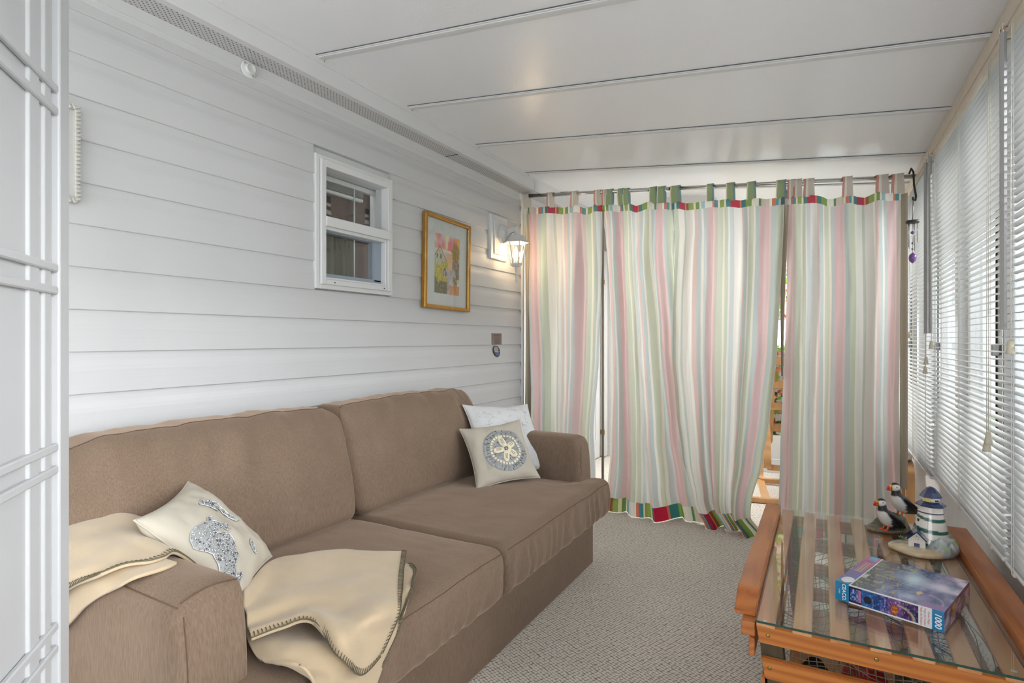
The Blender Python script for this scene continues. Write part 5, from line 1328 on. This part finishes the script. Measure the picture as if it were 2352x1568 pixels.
def puffin(feet, h, ang, par):
    """feet position, heading angle; local x forward, z up"""
    M = Matrix.Translation(feet) @ Matrix.Rotation(ang, 4, 'Z') @ Matrix.Scale(h, 4)
    P_ = [(-.66, .00), (-.54, .07), (-.38, .16), (-.20, .26), (-.04, .36), (.08, .48), (.14, .60), (.16, .70), (.17, .78)]
    R_ = [(.02, .02), (.08, .06), (.15, .12), (.215, .18), (.235, .21), (.20, .195), (.15, .15), (.12, .12), (.11, .11)]
    # smooth sampling
    C_ = [Vector((p[0], 0, p[1])) for p in P_]; n = 26
    pts = [catmull(C_, i/n) for i in range(n+1)]; rd = [(catmull([Vector((r[0], r[1], 0)) for r in R_], i/n).x, catmull([Vector((r[0], r[1], 0)) for r in R_], i/n).y) for i in range(n+1)]
    vs, fs = loft(pts, rd, 24, Vector((0, 1, 0)))
    wv = [M @ v for v in vs]; o = mesh('body', wv, fs, RES, par, True); Mi = M.inverted()
    def bp_(co):
        q = Mi @ co
        if q.z > .60: return (38, 38, 42)
        front = q.x*.75-(q.z-.34)*.45
        if abs(q.y) > .15 and q.z > .16 and q.x < .02: return (40, 40, 44)
        return (214, 210, 202) if front > .02-.0*q.z else (40, 40, 44)
    paint(o, bp_)
    hv, hf = [], []
    bm = bmesh.new(); bmesh.ops.create_uvsphere(bm, u_segments=28, v_segments=20, radius=1)
    for v in bm.verts: v.co = M @ (Vector((.20+v.co.x*.148, v.co.y*.118, .86+v.co.z*.128)))
    o = from_bm('head', bm, RES, par, True)
    def hp(co):
        q = Mi @ co; e = ((q.x-.24)/.15)**2+((q.z-.83)/.115)**2
        if e < 1 and abs(q.y) > .025: return (222, 218, 210)
        return (34, 34, 38)
    paint(o, hp)
    for s_ in (-1, 1):
        bm = bmesh.new(); bmesh.ops.create_icosphere(bm, subdivisions=1, radius=.018*h, matrix=Matrix.Translation(M @ Vector((.25, s_*.112, .885)))); from_bm('eye', bm, mat('black_eye', (20, 16, 16), .2), par, True)
        # folded wing
        W_ = [Vector((.05, s_*.17, .54)), Vector((-.06, s_*.22, .44)), Vector((-.22, s_*.22, .31)), Vector((-.40, s_*.15, .18)), Vector((-.64, s_*.06, .03))]
        wp = [catmull(W_, i/14) for i in range(15)]; wr_ = [(.02+.03*math.sin(min(1, i/9)*math.pi*.6), .03+.10*math.sin(i/14*math.pi)**.7) for i in range(15)]
        v2, f2 = loft(wp, wr_, 12, Vector((0, 1, 0))); v2 = [Vector((a.x, a.y, a.z)) for a in v2]
        o = mesh('wing', [M @ a for a in v2], f2, mat('black_feather_paint', (36, 37, 42), .5, bump=1, bscale=70), par, True)
    bk_ = [Vector((.32, 0, .85)), Vector((.39, 0, .845)), Vector((.45, 0, .825)), Vector((.495, 0, .795))]; br = [(.095, .055), (.088, .045), (.06, .03), (.015, .01)]
    bp2 = [catmull(bk_, i/9) for i in range(10)]; br2 = [(catmull([Vector((r[0], r[1], 0)) for r in br], i/9).x, catmull([Vector((r[0], r[1], 0)) for r in br], i/9).y) for i in range(10)]
    v2, f2 = loft(bp2, br2, 14, Vector((0, 1, 0))); 
    o = mesh('beak', [M @ a for a in v2], f2, RES, par, True)
    def bkp(co):
        q = (Mi @ co).x
        return (222, 190, 90) if q < .345 else ((60, 56, 60) if q < .365 else ((232, 196, 96) if .395 < q < .41 else (196, 44, 44)))
    paint(o, bkp)
    for s_ in (-.07, .07):
        bm = bmesh.new(); bmtube(bm, [M @ Vector((.0, s_, .14)), M @ Vector((.03, s_, .05)), M @ Vector((.05, s_, .02))], .030*h, 6)
        for da in (-.4, 0, .4): bmtube(bm, [M @ Vector((.04, s_, .02)), M @ Vector((.04+.13*math.cos(da), s_+.13*math.sin(da), .008))], [.03*h, .014*h], 5)
        from_bm('foot', bm, mat('orange_paint', (222, 86, 30), .4), par, True)
HD = math.atan2(-.479, -.878)+.25
puffin(atz(2036, 1216, GZ+.010), .118, HD, pf)
puffin(aty(2068, 1184, 2.59), .128, HD, pf)
def rk(co):
    n = fbm((co.x*60, co.y*60, co.z*60)); return mixc((134, 124, 100), (80, 82, 70), .5+1.2*n)
bm = bmesh.new(); rings = []; RC = Vector((.215, 2.535, GZ)); 
for j in range(16):
    tj = j/15; ring = []
    for k in range(48):
        a = k*math.pi/24; ca, sa = math.cos(a), math.sin(a); rr_ = 1-tj**1.8*.96
        p = RC+exl*(.075*ca*rr_)+eyl*(.052*sa*rr_)
        hi = .010*math.sin(min(1, tj*5)*math.pi/2)+ .042*sst(.0, .05, (p-RC).dot(exl)*.6+(p-RC).dot(eyl)*.9)*sst(.05, .5, tj)
        ring.append(bm.verts.new((p.x+.002*fbm((p.x*90, p.y*90, tj*5)), p.y, GZ+.0005+(hi*(1+.25*fbm((p.x*70, p.y*70, 3))) if j else 0))))
    rings.append(ring)
for a, b2 in zip(rings[:-1], rings[1:]):
    for k in range(48): bm.faces.new([a[k], a[(k+1) % 48], b2[(k+1) % 48], b2[k]])
bm.faces.new(rings[-1]); bm.faces.new(rings[0][::-1])
o = from_bm('mossy_rock', bm, RES, pf, True); paint(o, rk)

# ------------------------------------------------------------ bentwood chair and footstool in the back room
ch = thing('bentwood_armchair', 'bent birch armchair with floral cushion, back turned, beyond the curtain gap', 'armchair', (-.10, 4.75, 0)); ch.rotation_euler = (0, 0, math.radians(9))
def strip(name, pts, w, th, par, m=BIRCH):
    """flat bent lamination : path in (y,z), thickness th, centred at x with width w"""
    x, path = pts; n = len(path); vs, fs = [], []
    P2 = [catmull([Vector((0, a, b2)) for a, b2 in path], i/40) for i in range(41)]
    for i, p in enumerate(P2):
        t = (P2[min(i+1, 40)]-P2[max(i-1, 0)]).normalized(); nrm = Vector((0, -t.z, t.y))
        for dx, dn in ((-w/2, -th/2), (w/2, -th/2), (w/2, th/2), (-w/2, th/2)): vs.append(Vector((x+dx, p.y, p.z))+nrm*dn)
    for i in range(40):
        for k in range(4): fs.append((i*4+k, i*4+(k+1) % 4, (i+1)*4+(k+1) % 4, (i+1)*4+k))
    fs.append((0, 1, 2, 3)); fs.append((160, 163, 162, 161)); return mesh(name, vs, fs, m, par)
for x in (-.40, .22):
    strip('arm_frame', (x, [(4.44, .30), (4.405, .27), (4.40, .32), (4.46, .45), (4.53, .585), (4.62, .63), (5.0, .56), (5.12, .50), (5.13, .30), (5.10, .10), (5.05, .03)]), .05, .028, ch)
    strip('floor_runner', (x, [(4.42, .018), (4.7, .018), (5.1, .02)]), .05, .028, ch)
    strip('seat_frame', (x+(.04 if x < 0 else -.04), [(4.42, 1.02), (4.50, .78), (4.60, .52), (4.70, .40), (5.10, .36)]), .03, .03, ch)
for (y, z) in ((4.415, 1.005), (4.47, .84), (4.535, .68), (4.60, .52)):
    box('back_slat', -.38, .20, y-.012, y+.008, z-.028, z+.028, BIRCH, ch, .004)
box('cross_rail', -.40, .22, 4.41, 4.435, .24, .28, BIRCH, ch, .004); box('cross_rail', -.40, .22, 5.0, 5.03, .01, .05, BIRCH, ch, .004)
box('floor_brace', -.62, -.30, 4.42, 4.46, .005, .04, BIRCH, ch, .004)
grid('floral_cushion', lambda u, v: Vector((-.37+.56*u, 0, 0))+catmull([Vector((0, a, b2)) for a, b2 in ((4.40, 1.10), (4.47, .95), (4.56, .72), (4.66, .50), (4.80, .44), (5.1, .42))], v)+Vector((0, .035*math.sin(u*math.pi)**.3, .01)), 20, 40, FLORAL, ch, thick=.05)
fo = thing('footstool', 'bent birch footstool with floral cushion behind the last curtain', 'footstool', (.27, 4.3, 0))
for x in (.06, .455): strip('side_frame', (x, [(4.12, .02), (4.10, .30), (4.13, .385), (4.20, .41), (4.42, .41), (4.50, .385), (4.53, .30), (4.50, .02)]), .045, .026, fo)
box('cross_rail', .06, .455, 4.18, 4.205, .30, .35, BIRCH, fo, .003); box('cross_rail', .06, .455, 4.43, 4.455, .30, .35, BIRCH, fo, .003)
vs, fs, _ = rbox(.045, .475, 4.14, 4.48, .425, .49, .03, None, (10, 10, 6)); mesh('floral_cushion', vs, fs, FLORAL, fo, True)
